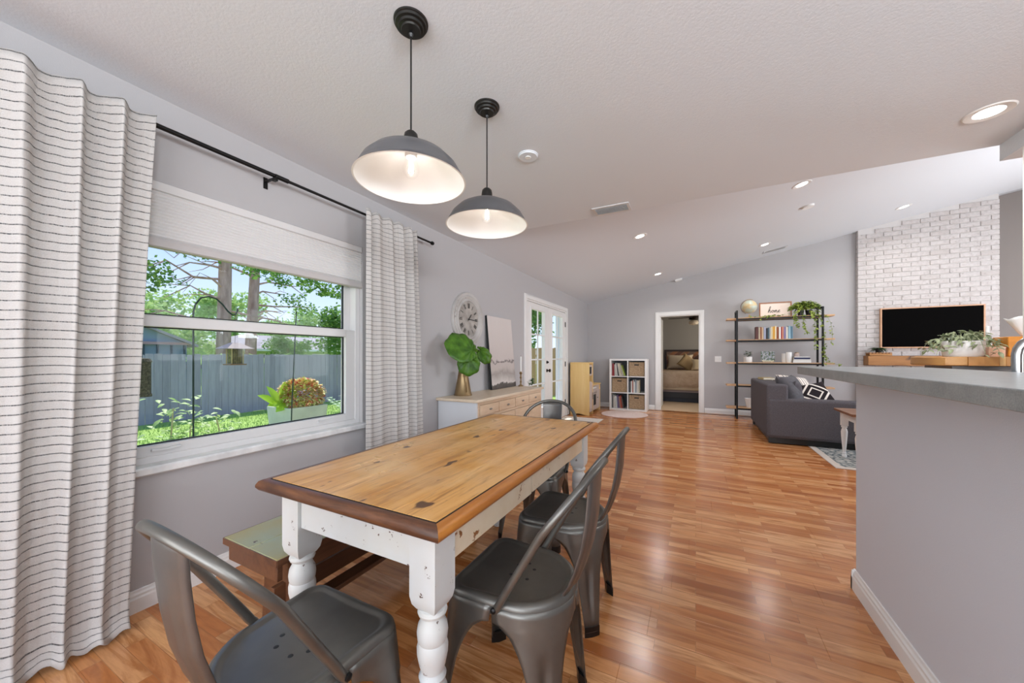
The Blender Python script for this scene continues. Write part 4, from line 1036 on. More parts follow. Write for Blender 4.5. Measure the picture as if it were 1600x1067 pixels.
for i, (c, w_, _) in enumerate(bc):
    if i == 0:
        pts = [(x+w_, -.19), (x+w_, .19), (x+.05, .19), (x+.02, .15), (x, .08), (x-.004, 0), (x+.002, -.10), (x+.02, -.16), (x+.05, -.19)]
        G().prism(pts[::-1], 0, .056).build('strip', wood('board_%d' % i, c, 'B98A50', axis=1, scale=8), bb, bevel=.006)
    else: G().box(x+.0003, -.19, 0, x+w_-.0003, .19, .056).build('strip', wood('board_%d' % i, c, c if w_ < .03 else 'BC8A50', axis=1, scale=8), bb, bevel=.0015)
    x += w_
def vine_leaves(g, pts, n, L, W, rr, heart=True, spread=1, up=.4):
    for k in range(n):
        i = rr.randrange(len(pts)-1); p = Vector(pts[i]).lerp(Vector(pts[i+1]), rr.random())
        d = Vector((rr.uniform(-1, 1), rr.uniform(-1, 1), rr.uniform(-.8, up)))*spread
        l_ = L*rr.uniform(.7, 1.25); g.leaf(p+Vector((rr.uniform(-.5, .5), rr.uniform(-.5, .5), rr.uniform(-.3, .3)))*L, d, (rr.uniform(-.4, .4), -.5+rr.uniform(-.4, .4), 1), l_, l_*W, heart)
rr = random.Random(5)
wp = thing('trailing_planter', 'oval white ceramic planter of trailing leaves on the butcher board', 'plant', (1.545, 3.41, 1.174))
G().lathe([(0, .001), (.080, .001), (.088, .010), (.093, .05), (.093, .085), (.090, .100), (.086, .103), (.084, .098), (.084, .08), (0, .078)], seg=36).build('pot', M['ceramic'], wp)
g = G()
for k in range(18):
    a = 2*PI*k/18; r1 = rr.uniform(.10, .17); p = [(.03*math.cos(a), .03*math.sin(a), .09), (.07*math.cos(a), .07*math.sin(a), .13+rr.uniform(0, .04)), (r1*math.cos(a), r1*math.sin(a), .10), ((r1+.03)*math.cos(a), (r1+.03)*math.sin(a), rr.uniform(.0, .08)+.01)]
    vine_leaves(g, p, 13, .040, .45, rr, False)
    g.tube(p, .0015, 5)
tag(g.build('leaves', leaf_mat('silver_green_leaf', '53653E', 'A9B08A'), wp, smooth=60), kind='stuff')
tx = thing('tissue_box', 'amber wooden tissue box with white tissue on the butcher board', 'tissue box', (1.83, 3.42, 1.174))
G().box(-.12, -.07, .001, .13, .07, .125).build('box', wood('amber_wood', 'B5701F', 'D98E34', axis=0, rough=.3, scale=5), tx, bevel=.006)
def tis(a, b):
    ang = a*2*PI; r_ = (.03+.080*b)*(1+.10*math.sin(2*ang+1)+.05*math.sin(7*ang)); return (r_*math.cos(ang)*1.05+.005+.02*b, r_*math.sin(ang)*.5, .126+.10*b+.018*b*math.cos(ang+2.4)+.008*math.sin(5*ang)*b)
G().grid(tis, 40, 8).build('tissue', M['white'], tx, smooth=60, solid=.001)
cj = thing('pink_candle_box', 'small pinkish tan box between planter and tissue box', 'box', (1.655, 3.36, 1.174)); G().box(-.034, -.03, .001, .034, .03, .055).build('box', plain('pinkish_card', 'DDB094', .6), cj, bevel=.002); G().box(-.035, -.031, .050, .035, .031, .062).build('lid', plain('pinkish_lid', 'E0B9A0', .6), cj, bevel=.002)
th_ = thing('taper_holder', 'dark candle holder with thin white taper behind the trailing planter', 'candle holder', (1.71, 3.53, 1.174))
G().lathe([(.030, .001), (.030, .006), (.008, .012), (.007, .04), (.014, .055), (.014, .065), (0, .065)], seg=16).build('holder', M['black'], th_); G().lathe([(.008, .06), (.0075, .20), (0, .207)], seg=12).build('taper', M['white'], th_)

# ------------------------------------------------------------------ television, mantel
M['oak'] = wood('light_oak_frame', 'B58462', 'D0A280', axis=0, rough=.5); M['screen'] = plain('black_screen', '030202', .6, spec=.03)
tv = thing('framed_television', 'wide black framed television screen on the white brick chimney', 'television', (3.405, 8.356, 1.65))
G().box(-.585, -.045, -.325, .585, -.003, .325).build('housing', M['blackplastic'], tv, smooth=0); G().box(-.583, -.047, -.320, .583, -.0452, .320).build('screen', M['screen'], tv, smooth=0)
g = G()
for a in ((-.600, -.055, -.338, -.582, -.003, .338), (.582, -.055, -.338, .600, -.003, .338), (-.582, -.055, .320, .582, -.003, .338), (-.582, -.055, -.338, .582, -.003, -.320)): G().box(*a).build('frame_side', M['oak'], tv, bevel=.001)
M['mantel'] = wood('rustic_mantel', '8A5A2E', 'BC8A50', 'A5713C', axis=0, rough=.5, scale=7, knots='4E3018')
mt = thing('mantel_beam', 'rough brown wooden mantel beam below the television', 'mantel', (3.45, 8.356, 1.018))
def mf(x, y, z, e=.006): return (x+R.uniform(-e, e), y+R.uniform(-e, e), z+R.uniform(-e, e))
g = G(); nseg = 14
for i in range(nseg+1):
    x = -.85+1.7*i/nseg
    g.v += [(x, -.006, 0), mf(x, -.205, .004, .004), mf(x, -.212, .08, .004), mf(x, -.207, .160, .003), (x, -.006, .164)]
for i in range(nseg):
    for j in range(5): a = i*5+j; b = i*5+(j+1) % 5; g.f.append((a, b, b+5, a+5))
g.f += [(4, 3, 2, 1, 0), tuple(nseg*5+k for k in range(5))]; g.build('beam', M['mantel'], mt, smooth=30, bevel=.004)
rs = thing('plant_riser', 'small slatted brown wooden riser on the left end of the mantel', 'riser', (2.76, 8.24, 1.185)); 
for s in (-1, 1): G().box(-.14, s*.07-.01, .0, .14, s*.07+.01, .035).build('rail', M['mantel'], rs, bevel=.002)
for k in range(7): G().box(-.14+.041*k, -.085, .036, -.14+.041*k+.030, .085, .052).build('slat', M['mantel'], rs, bevel=.001)
sp_ = thing('small_potted_plant', 'small dark spreading plant in black pot on the mantel riser', 'plant', (2.76, 8.24, 1.238))
G().lathe([(0, 0), (.035, 0), (.048, .065), (.044, .068), (.04, .05), (0, .048)], seg=20).build('pot', M['blackplastic'], sp_); g = G()
for k in range(60):
    a = rr.uniform(0, 2*PI); g.leaf((.02*math.cos(a), .02*math.sin(a), .06), (math.cos(a), math.sin(a), rr.uniform(-.1, .9)), (0, 0, 1), rr.uniform(.06, .12), .028, False, droop=.6)
g.build('leaves', M['darkleaf'], sp_, smooth=60)

M['alcove'] = plain('alcove_dark_grey', '827B77', .8, spec=.2)
g = G(); g.prism([(X1+.001, 0), (5.99, 0), (5.99, vz(5.99)-.03), (X1+.001, vz(X1)-.03)], FY-.012, FY-.001, 'y')  # thin darker grey panel over the wall right of the chimney
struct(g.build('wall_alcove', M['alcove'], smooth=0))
# ------------------------------------------------------------------ open bookshelf
M['shelfwood'] = wood('shelf_oak', 'A87E58', 'D2A87E', axis=0, rough=.5, scale=8)
bs = thing('open_bookshelf', 'tall open shelf with black metal frame and five wooden boards by the far wall', 'bookshelf', (1.315, 8.05, 0))
for sx_ in (-.625, .625):
    for yy in (-.15, .15): G().box(sx_-.014, yy-.014, 0, sx_+.014, yy+.014, 2.03).build('post', M['black'], bs, bevel=.001)
    G().box(sx_-.014, -.136, 2.002, sx_+.014, .136, 2.03).build('top_rail', M['black'], bs, smooth=0)
SZ = [1.89, 1.485, 1.06, .64, .215]
for z in SZ:
    G().box(-.79, -.134, z-.028, .79, .134, z).build('board', M['shelfwood'], bs, bevel=.002)
    for yy in (-.15, .15): G().box(-.611, yy-.010, z-.040, .611, yy+.010, z-.014).build('support_bar', M['black'], bs, smooth=0)
def globe_mat():
    n = N('globe_map'); v = n.coord('Object'); f = n.noise(v, 9, 5, .6)
    n.col(n.ramp(f, [(.47, 'B9C2B4'), (.50, 'C9BE9C'), (.62, 'CBB080'), (.70, '9EA884')])); n.set(.35); return n.m
gb = thing('desk_globe', 'antique cream globe in a metal arc on top shelf', 'globe', (.90, 8.05, SZ[0]))
G().lathe([(.085, .001), (.085, .010), (.06, .020), (.015, .028), (.012, .07), (0, .07)], seg=28).build('base', M['shelfwood'], gb)
G().ellipsoid((0, 0, .215), (.125, .125, .125), 32, 20).build('ball', globe_mat(), gb)
t_ = math.radians(23); G().tube([(.137*math.sin(a+t_), 0, .215+.137*math.cos(a+t_)) for a in [-PI+PI*k/20 for k in range(21)]], .005, 8).build('meridian_arc', M['brass'], gb)
# framed sign with handwritten word
sg = thing('home_sign', 'framed cream sign lettered home leaning on the top shelf', 'sign', (1.305, 8.09, SZ[0]+.002)); sg.rotation_euler = (-.06, 0, 0)
M['signwood'] = wood('sign_frame_wood', '7A4C30', '9E6A48', axis=0)
for a in ((-.245, -.012, 0, .245, .010, .018), (-.245, -.012, .262, .245, .010, .28), (-.245, -.012, .018, -.227, .010, .262), (.227, -.012, .018, .245, .010, .262)): G().box(*a).build('frame_side', M['signwood'], sg, bevel=.001)
G().box(-.227, -.002, .018, .227, .006, .262).build('board', plain('cream_board', 'E8D8CC', .7), sg, smooth=0)
def bez(pts, n=8):
    out = []
    for i in range(0, len(pts)-3, 3):
        p = [Vector(q) for q in pts[i:i+4]]
        for k in range(n+(1 if i+4 >= len(pts) else 0)):
            t = k/n; out.append(p[0]*(1-t)**3+p[1]*3*t*(1-t)**2+p[2]*3*t*t*(1-t)+p[3]*t**3)
    return out
LT = {'h': [(0, .2), (.3, .5), (.55, 1.6), (.38, 1.75), (.2, 1.85), (.15, .9), (.12, 0), (.15, .35), (.35, .8), (.48, .68), (.62, .5), (.35, .0), (.62, .02), (.7, .04), (.75, .12), (.82, .25)],
      'o': [(.0, .25), (.0, .5), (.15, .72), (.3, .68), (.1, .72), (.0, .1), (.25, .02), (.5, .0), (.5, .6), (.3, .68), (.4, .62), (.5, .55), (.65, .6)],
      'm': [(0, .6), (.08, .4), (.06, .2), (.04, 0), (.1, .4), (.2, .75), (.3, .68), (.38, .55), (.3, .2), (.3, 0), (.34, .4), (.45, .75), (.55, .68), (.65, .5), (.5, .05), (.72, .03), (.8, .05), (.85, .12), (.9, .25)],
      'e': [(0, .25), (.2, .35), (.42, .5), (.35, .65), (.25, .8), (.0, .55), (.03, .3), (.06, .0), (.3, -.03), (.55, .25)]}
x = -.115
for chh, adv in (('h', .80), ('o', .62), ('m', .88), ('e', .5)):
    P = bez([(a, 0, b) for a, b in LT[chh]]); k = .066
    G().tube([(x+p.x*k+p.z*.012, -.0035, .088+p.z*k) for p in P], .0034, 6, flat=1, radii=[.0026+.0018*abs(math.sin(i*.5)) for i in range(len(P))]).build('letter', M['ink'], sg); x += adv*k
# pothos
po = thing('pothos_plant', 'bushy pothos in black pots trailing down the right of bookshelf', 'plant', (1.72, 8.04, SZ[0]))
for i, (px, rx_) in enumerate(((-.055, .05), (.065, .055))): G().lathe([(0, .001), (rx_*.75, .001), (rx_, .095), (rx_*.92, .097), (rx_*.85, .08), (0, .08)], (px, 0, 0), 24).build('pot', M['blackplastic'], po)
g = G(); vn = G(); rr = random.Random(12)
for k in range(560):
    a = rr.uniform(0, 2*PI); e = rr.uniform(0, 1); r_ = .17*e**.5; p = (r_*math.cos(a)*1.2, r_*math.sin(a)*.7, .11+.14*math.sqrt(max(0, 1-e))*rr.uniform(.3, 1.1)+.0)
    L_ = rr.uniform(.042, .062); g.leaf(p, (math.cos(a), math.sin(a)-.3, rr.uniform(-.7, .5)), (0, -.4, 1), L_, L_*.8, True)
def vine(P, n):
    vn.tube(bez(P, 6), .0022, 5); vine_leaves(g, bez(P, 6), n, .042, .78, rr)
vine([(-.12, -.12, .10), (-.2, -.18, .0), (-.16, -.19, -.12), (-.12, -.18, -.22)], 46)
vine([(-.05, -.13, .08), (-.08, -.2, -.05), (-.03, -.2, -.20), (.0, -.19, -.35)], 30)
vine([(.06, -.12, .08), (.12, -.2, 0), (.12, -.19, -.30), (.10, -.18, -.62)], 64)
vine([(.10, -.12, .08), (.22, -.2, 0), (.26, -.19, -.40), (.22, -.18, -.85)], 50)
vine([(.22, -.18, -.60), (.24, -.19, -.75), (.26, -.19, -.84), (.46, -.17, -.87)], 20)
vine([(.12, -.10, .08), (.34, -.15, .02), (.36, -.17, -.25), (.33, -.16, -.50)], 24)
vine([(-.15, -.10, .06), (-.30, -.12, .01), (-.45, -.12, .02), (-.62, -.12, .012)], 22)
vine([(-.40, -.12, .02), (-.55, -.13, .01), (-.75, -.13, .02), (-.86, -.12, .012)], 9)
vine([(-.60, -.135, .01), (-.66, -.16, .0), (-.67, -.17, -.03), (-.66, -.17, -.05)], 4)
tag(g.build('leaves', M['pothos'], po, smooth=60), kind='stuff'); tag(vn.build('vines', M['pothos'], po), kind='stuff')
# books on the second board
cols = [('5A3430', .036, .23, 'dark brown'), ('C9B8A0', .020, .215, 'beige'), ('A06848', .018, .225, 'rust'), ('D2B494', .022, .215, 'tan'), ('9EA3B8', .030, .22, 'lavender'), ('2E3236', .022, .20, 'black'), ('4E6470', .018, .205, 'teal grey'), ('B8B8B4', .018, .21, 'pale grey'), ('E2D2A8', .020, .225, 'cream'), ('D6A03C', .026, .225, 'gold'), ('F0E2C0', .018, .235, 'ivory'), ('8E4A24', .026, .215, 'orange brown'), ('E4E2DE', .026, .215, 'white'), ('A8342C', .012, .21, 'red'), ('D89880', .018, .22, 'salmon'), ('8A7FA8', .024, .215, 'violet'), ('DAD2C4', .026, .215, 'off-white'), ('8FB2C4', .034, .23, 'sky blue'), ('5E8296', .022, .22, 'blue')]
x = .985
for c, t0, h0, nm in cols:
    book(x+t0*.58, 7.935, SZ[1]+.001, t0*1.1, h0, .15, c, '%s upright book on the second board of the open bookshelf' % nm, 'books on the second board'); x += t0*1.16+.0025
# third board
sp2 = thing('white_pot_plant', 'little dark-leaved plant in a white pot on third board', 'plant', (.87, 7.99, SZ[2]+.001))
G().lathe([(0, 0), (.062, 0), (.068, .01), (.068, .10), (.062, .10), (.06, .085), (0, .085)], seg=28).build('pot', M['ceramic'], sp2); g = G()
for k in range(34):
    a = rr.uniform(0, 2*PI); z = rr.uniform(.10, .20); g.leaf((.045*math.cos(a), .045*math.sin(a), z), (math.cos(a), math.sin(a), rr.uniform(.1, .8)), (0, 0, 1), .042, .030, True)
for k in range(6): g.cyl((0, 0, .08), (.035*math.cos(k), .035*math.sin(k), .18), .0018, 5)
g.build('leaves', M['darkleaf'], sp2, smooth=60)
def photo_mat():
    n = N('printed_landscape'); v = n.coord('Object'); sp = n.new('SeparateXYZ'); n.l(v, sp.inputs[0])
    f = n.noise(v, 26, 5, .7); n.col(n.ramp(f, [(.34, '2F3A30'), (.46, '5E7048'), (.53, '8A8FA0'), (.60, 'C8C6BE'), (.70, '6E6A50')])); n.set(.4); return n.m
pf = thing('small_easel_picture', 'small landscape picture on a cream easel on the third board', 'picture', (1.18, 8.00, SZ[2]+.001)); pf.rotation_euler = (-.16, 0, 0)
G().box(-.105, -.006, .028, .105, .006, .205).build('picture', photo_mat(), pf, bevel=.001)
G().box(-.085, -.032, .012, .085, -.004, .027).box(-.085, -.032, .012, -.078, -.024, .04).box(.078, -.032, .012, .085, -.024, .04).build('easel_ledge', plain('cream_easel', 'DCD2AE', .5), pf, bevel=.001)
for s in (-1, 1): G().box(s*.06-.006, .0065, .0, s*.06+.006, .016, .18).build('easel_leg', M['ceramic'], pf, smooth=0)
for i, (px, py, h_, lb) in enumerate(((1.43, 8.03, .165, 'shorter white cylinder vase on the third board, left of the pair'), (1.485, 7.97, .185, 'taller white cylinder vase beside the stacked books'))):
    v_ = thing('white_vase', lb, 'vase', (px, py, SZ[2]+.001), 0, 'pair of white vases'); G().lathe([(0, 0), (.036, 0), (.042, .02), (.044, h_), (.039, h_), (.036, .02), (0, .015)], seg=24).build('body', M['ceramic'], v_)
z = SZ[2]+.001
for i, (c, h_, w_, nm) in enumerate((('E2DED8', .030, .25, 'white book lying at the bottom of the stack on the third board'), ('D9D4CE', .028, .245, 'pale book in the middle of the stack on the third board'), ('2B3050', .032, .225, 'navy book lying near the top of the stack on the third board'), ('D6D2D0', .014, .215, 'thin grey book topping the stack on the third board'))):
    o = thing('book', nm, 'book', (1.66, 7.99, z), R.uniform(-.04, .04), 'stacked books on the third board')
    g = G(); g.box(-w_/2, -.08, 0, w_/2, .08, .002); g.box(-w_/2, -.08, h_-.002, w_/2, .08, h_); g.box(-w_/2, -.081, 0, w_/2, -.079, h_); g.build('cover', bmat(c), o, smooth=0)
    G().box(-w_/2+.003, -.078, .0022, w_/2-.003, .077, h_-.0022).build('pages', M['paper'], o, smooth=0); z += h_+.0006
jr = thing('candle_jar', 'small pinkish jar candle on top of the book stack', 'jar', (1.60, 7.99, z+.001)); G().lathe([(0, 0), (.036, 0), (.042, .02), (.042, .055), (.03, .062), (0, .062)], seg=24).build('jar', plain('pink_grey_jar', 'B9A69E', .4), jr); G().lathe([(.031, .0625), (.031, .072), (0, .073)], seg=20).build('lid', M['brass'], jr)
# lower boards
wc = thing('white_planter_low', 'white tapered planter on the lowest board behind the sofa', 'pot', (.90, 8.0, SZ[4]+.001)); G().lathe([(0, 0), (.05, 0), (.085, .17), (.078, .17), (.045, .015), (0, .012)], seg=28).build('pot', M['ceramic'], wc)

# ------------------------------------------------------------------ sofa, cushions, side table, rug
M['sofa'] = plain('charcoal_upholstery', '524E52', .95, c2='625E62', scale=90, bump=.5, bscale=420, spec=.15)
so = thing('loveseat', 'charcoal grey loveseat seen from its left side and back', 'sofa', (1.36, 6.65, 0))
G().box(-.48, -.78, .085, .47, .78, .30).build('base', M['sofa'], so, bevel=.015)
def soft(g, name, b=.045): return g.build(name, M['sofa'], so, bevel=b, seg=4)
soft(G().box(-.51, -.780, .085, -.27, .780, .80), 'back', .03)
for s in (-1, 1): soft(G().box(-.502, min(s*.79, s*.60), .087, .50, max(s*.79, s*.60), .612), 'arm', .04)
for s in (-1, 1): soft(G().box(-.26, min(0, s*.598), .30, .50, max(0, s*.598), .45), 'seat_cushion', .04)
for s in (-1, 1):
    o = G().pillow((-.16, s*.30, .62), .58, .44, .22, rot=(PI/2, 0, PI/2)).build('back_cushion', M['sofa'], so, smooth=60)
G().box(-.46, -.75, .012, .44, .75, .0845).build('plinth', M['blackplastic'], so, smooth=0)
for sx_ in (-.44, .44):
    for sy_ in (-.72, .72): G().box(sx_-.045, sy_-.045, .012, sx_+.045, sy_+.045, .09).build('foot', M['blackplastic'], so, bevel=.002)
def pil(label, c, w_, h_, t_, rot, mat): 
    o = G().pillow((0, 0, 0), w_, h_, t_, n=16).build('throw_pillow', mat, loc=c, rot=rot, smooth=60); return tag(o, label, 'cushion', 'throw pillows on the loveseat')
def stripe_mat():
    n = N('cream_grey_stripes'); v = n.coord('Object'); sp = n.new('SeparateXYZ'); n.l(v, sp.inputs[0])
    m = n.new('Math', operation='MULTIPLY'); m.inputs[1].default_value = 24; n.l(sp.outputs['X'], m.inputs[0]); f = n.new('Math', operation='FRACT'); n.l(m.outputs[0], f.inputs[0])
    n.col(n.ramp(f.outputs[0], [(0, 'E6DCD2'), (.72, 'E6DCD2'), (.74, '5E5654'), (1, '5E5654')], 'CONSTANT')); n.set(.9); return n.m
def diamond_mat():
    n = N('black_white_diamond'); v = n.coord('Object'); sp = n.new('SeparateXYZ'); n.l(v, sp.inputs[0])
    ax = n.new('Math', operation='ABSOLUTE'); ay = n.new('Math', operation='ABSOLUTE'); n.l(sp.outputs['X'], ax.inputs[0]); n.l(sp.outputs['Y'], ay.inputs[0])
    ad = n.new('Math', operation='ADD'); n.l(ax.outputs[0], ad.inputs[0]); n.l(ay.outputs[0], ad.inputs[1])
    n.col(n.ramp(ad.outputs[0], [(0, '2B2628'), (.075, 'E4DCD2'), (.098, '2B2628'), (.155, 'E4DCD2'), (.185, '2B2628')], 'CONSTANT')); n.set(.9, 0, .1); return n.m
pil('dark grey throw pillow slumped in the near corner of the loveseat', (1.20, 6.21, .70), .54, .46, .18, (math.radians(62), 0, math.radians(62)), plain('dark_grey_pillow', '4E4C50', .95, c2='5C5A5E', scale=30, bump=.4, bscale=300))
pil('cream throw pillow with dark stripes behind the diamond patterned one', (1.30, 6.48, .72), .46, .42, .14, (math.radians(48), math.radians(8), math.radians(30)), stripe_mat())
pil('black throw pillow with white diamond pattern', (1.43, 6.20, .64), .40, .40, .13, (math.radians(50), math.radians(-12), math.radians(14)), diamond_mat())
tb2 = thing('tan_book', 'tan book lying on top of the sofa back', 'book', (1.01, 6.98, .803), .2); G().box(-.08, -.11, 0, .08, .11, .004).box(-.08, -.11, .026, .08, .11, .030).box(-.081, -.11, 0, -.078, .11, .030).build('cover', bmat('B09A6A'), tb2, smooth=0); G().box(-.077, -.107, .0042, .077, .107, .0258).build('pages', M['paper'], tb2, smooth=0)
st = thing('side_table', 'white turned leg side table with brown wooden top by the sofa', 'side table', (1.75, 5.22, .008))
G().box(-.30, -.28, .535, .30, .28, .562).build('top', wood('walnut_top', '5E3C28', '8A5E40', axis=0, rough=.35), st, bevel=.004)
for s in (-1, 1): G().box(-.20, s*.215-.009, .455, .20, s*.215+.009, .534).build('apron', M['trim'], st, smooth=0); G().box(s*.235-.009, -.18, .455, s*.235+.009, .18, .534).build('apron', M['trim'], st, smooth=0)
lp = [(.016, 0), (.022, .01), (.022, .03), (.015, .045), (.020, .055), (.014, .065), (.020, .14), (.028, .25), (.030, .30), (.024, .33), (.018, .34), (.028, .35), (.028, .362), (.020, .37)]
for sx_ in (-1, 1):
    for sy_ in (-1, 1): g = G(); g.lathe(lp, (sx_*.225, sy_*.205, 0), 20); g.cbox((sx_*.225, sy_*.205, .452), (.058, .058, .165)); g.build('leg', M['trim'], st, smooth=35)
def rug_mat():
    n = N('oriental_rug'); v = n.coord('Object'); sp = n.new('SeparateXYZ'); n.l(v, sp.inputs[0])
    vo = n.new('TexVoronoi', feature='DISTANCE_TO_EDGE'); vo.inputs['Scale'].default_value = 14; n.l(v, vo.inputs['Vector'])
    f = n.noise(v, 30, 5, .7); c = n.ramp(vo.outputs['Distance'], [(.04, '5D6468'), (.12, 'A9A9A4'), (.3, 'C6C2BA')])
    c = n.mix(n.ramp(f, [(.45, 0.0), (.6, .6)]), c, '7E8688'); n.col(c); n.set(.95, 0, .1); return n.m
ru = thing('patterned_rug', 'grey and cream oriental patterned rug under the loveseat and side table', 'rug', (2.55, 6.2, 0))
G().box(-1.17, -1.23, .0005, 1.17, 1.23, .0065).build('field', rug_mat(), ru, smooth=0); g = rect_frame(G(), 0, 1, 0, 1, 0, 1, .1)
g = G()
for a in ((-1.24, -1.30, 1.24, -1.23), (-1.24, 1.23, 1.24, 1.30), (-1.24, -1.23, -1.17, 1.23), (1.17, -1.23, 1.24, 1.23)): g.box(a[0], a[1], .0005, a[2], a[3], .0072)
g.build('border', plain('rug_border', 'C9BEB4', .95), ru, smooth=0)

# ------------------------------------------------------------------ bedroom furniture
M['hbdark'] = plain('headboard_dark', '2A1A12', .5)
hb = thing('headboard', 'wooden headboard of diagonal brown planks in a dark frame', 'headboard', (.22, 12.10, 0))
G().box(-1.08, -.02, .25, -1.02, .04, 1.37).build('frame_side', M['hbdark'], hb); G().box(1.02, -.02, .25, 1.08, .04, 1.37).build('frame_side', M['hbdark'], hb); G().box(-1.02, -.02, 1.31, 1.02, .04, 1.37).build('frame_top', M['hbdark'], hb)
for s in (-1, 1): G().box(s*1.05-.03, -.02, 0, s*1.05+.03, .04, .25).build('leg', M['hbdark'], hb)
hw_ = [wood('hb_%d' % i, a, b, axis=0, scale=5) for i, (a, b) in enumerate((('4E2E1C', '74482C'), ('6E4428', '9A6840'), ('5A4434', '7E6450'), ('7A4A2A', 'A0683C')))]
def clip_poly(P, f):
    out = []
    for i in range(len(P)):
        a, b = P[i], P[(i+1) % len(P)]; fa, fb = f(a), f(b)
        if fa >= 0: out.append(a)
        if (fa >= 0) != (fb >= 0): t = fa/(fa-fb); out.append((a[0]+(b[0]-a[0])*t, a[1]+(b[1]-a[1])*t))
    return out
for s in (-1, 1):
    for k in range(22):
        c0 = -.6+k*.13
        # strips between lines z - .75*|x| = const
        P = [(0, 0), (1.02, 0), (1.02, 1.06), (0, 1.06)]
        P = clip_poly(P, lambda p: (p[1]+.8*p[0])-c0-.002); P = clip_poly(P, lambda p: c0+.128-(p[1]+.8*p[0])) if len(P) > 2 else P
        if len(P) > 2: G().prism([(s*a, b+.25) for a, b in P], -.012+R.uniform(-.003, .003), .03, 'y').build('plank', hw_[(k*3+(s > 0)) % 4], hb, smooth=0)
M['spread'] = plain('beige_bedspread', 'CDB59C', .9, c2='BDA186', scale=10, bump=.8, bscale=28, bdist=.02); M['linen'] = plain('warm_linen', 'D8C4A8', .9, bump=.3, bscale=20, bdist=.01)
bd = thing('bed', 'bed with quilted beige spread seen through the bedroom doorway', 'bed', (.12, 11.06, 0))
G().box(-.98, -1.0, .30, .98, 1.0, .74).build('mattress', M['linen'], bd, bevel=.05, seg=3)
g = G(); nx = 40
prof = [(1.0, .765), (-.96, .765), (-1.0, .757), (-1.03, .735), (-1.04, .68), (-1.045, .55), (-1.05, 0)]
for i in range(nx+1):
    x = -1.0+2*i/nx
    hem = .40+.028*math.sin(x*2.6+.3)+.012*math.sin(x*11)
    for (yy, z) in prof: g.v.append((x, yy-.006*math.sin(x*16)*(z < .7), z if z > 0 else hem))
n_ = len(prof)
for i in range(nx):
    for j in range(n_-1): g.f.append((i*n_+j, i*n_+j+1, (i+1)*n_+j+1, (i+1)*n_+j))
g.build('bedspread', M['spread'], bd, smooth=60, solid=.012)
G().box(-.97, -.985, .255, .97, .98, .299).build('sheet_skirt', plain('mauve_sheet', '8E7E7C', .9), bd, smooth=0); G().box(-.95, -.93, .0005, .95, .96, .10).build('storage_drawers', plain('navy_drawer', '161A2A', .5), bd, bevel=.003)
G().box(-.97, -.97, .10, .97, .98, .254).build('bed_frame', plain('black_frame', '1E1A1E', .5), bd, bevel=.003)
def bpil(label, c, w_, h_, t_, rot, mat): return tag(G().pillow((0, 0, 0), w_, h_, t_, n=14).build('bed_pillow', mat, loc=c, rot=rot, smooth=60), label, 'pillow', 'pillows on the bed')
M['stripeb'] = plain('tan_striped', 'B59A72', .9, c2='A08660', scale=30, stretch=(1, .1, 1))
bpil('large pale pillow at the left of the bed against headboard', (-.42, 11.86, 1.0), .72, .46, .20, (math.radians(75), 0, 0), M['linen'])
bpil('large pale pillow at the right of the bed against headboard', (.42, 11.86, 1.01), .72, .50, .20, (math.radians(75), 0, 0), M['linen'])
bpil('tan square pillow turned on its corner in front of the pale pillows', (-.22, 11.55, .99), .42, .42, .15, (math.radians(70), math.radians(35), 0), M['stripeb'])
bpil('long cream lumbar pillow at the front of the bed pillows', (.30, 11.35, .93), .85, .34, .16, (math.radians(72), 0, 0), plain('cream_lumbar', 'DCC8A6', .9))
fn_ = thing('ceiling_fan', 'brown ceiling fan with frosted light in the bedroom', 'ceiling fan', (-.05, 10.75, 2.5))
fn_.scale = (1, 1, 1.22)
G().cyl((0, 0, 0), (0, 0, -.18), .015, 12).lathe([(.07, 0), (.06, -.04), (.02, -.06)], seg=20).build('downrod', M['bronze'], fn_)
G().lathe([(.03, -.17), (.11, -.19), (.12, -.25), (.09, -.29), (0, -.29)], seg=28).build('motor', M['bronze'], fn_)
for k in range(5):
    a = k*2*PI/5+2.95; g = G().prism([(.10, -.03), (.20, -.055), (.60, -.065), (.64, 0), (.60, .065), (.20, .055), (.10, .03)], -.242, -.235)
    g.build('blade', M['hbdark'], fn_, rot=(0, 0, a), smooth=0)
G().lathe([(.03, -.29), (.10, -.31), (.12, -.35), (.10, -.39), (0, -.41)], seg=24).build('light_bowl', plain('frosted_bowl', 'D8C8B0', .4), fn_)

# ------------------------------------------------------------------ garden outside the windows
GZ = -.30
def grass_mat():
    n = N('lawn'); v = n.coord('World'); f = n.noise(v, 1.2, 4, .6); h = n.noise(v, 30, 3, .7)
    n.col(n.mix(.5, n.ramp(f, [(.35, '7FA04A'), (.65, 'A3C068')]), n.ramp(h, [(.3, '6E8F3E'), (.7, 'B6CC7C')]))); n.set(.9, 0, .1); return n.m
M['lawn'] = grass_mat()
struct(G().box(-60, -30, GZ-.3, -2.44, 60, GZ).build('ground', M['lawn'], smooth=0))
struct(G().box(-6.2, 4.4, GZ, -2.44, 8.6, GZ+.05).build('patio', plain('patio_concrete', 'D6D0C6', .8, c2='BEB8AE', scale=3, kind='World'), smooth=0))
struct(G().box(-2.55, -3, GZ, -2.44, 8.6, -.06).build('wall_plinth', plain('stucco', 'C9CCD2', .9), smooth=0))
M['stucco'] = plain('white_stucco', 'E4E8EC', .9, bump=.3, bscale=80)
struct(G().box(-3.17, 8.62, GZ, -2.45, 14, 2.75).build('wall_exterior_wing', M['stucco'], smooth=0))
struct(G().box(-3.25, -3.4, 2.56, -2.35, 8.9, 2.66).build('trim_added_eave', M['stucco'], smooth=0))  # unseen roof overhang added to keep direct sun out of the window
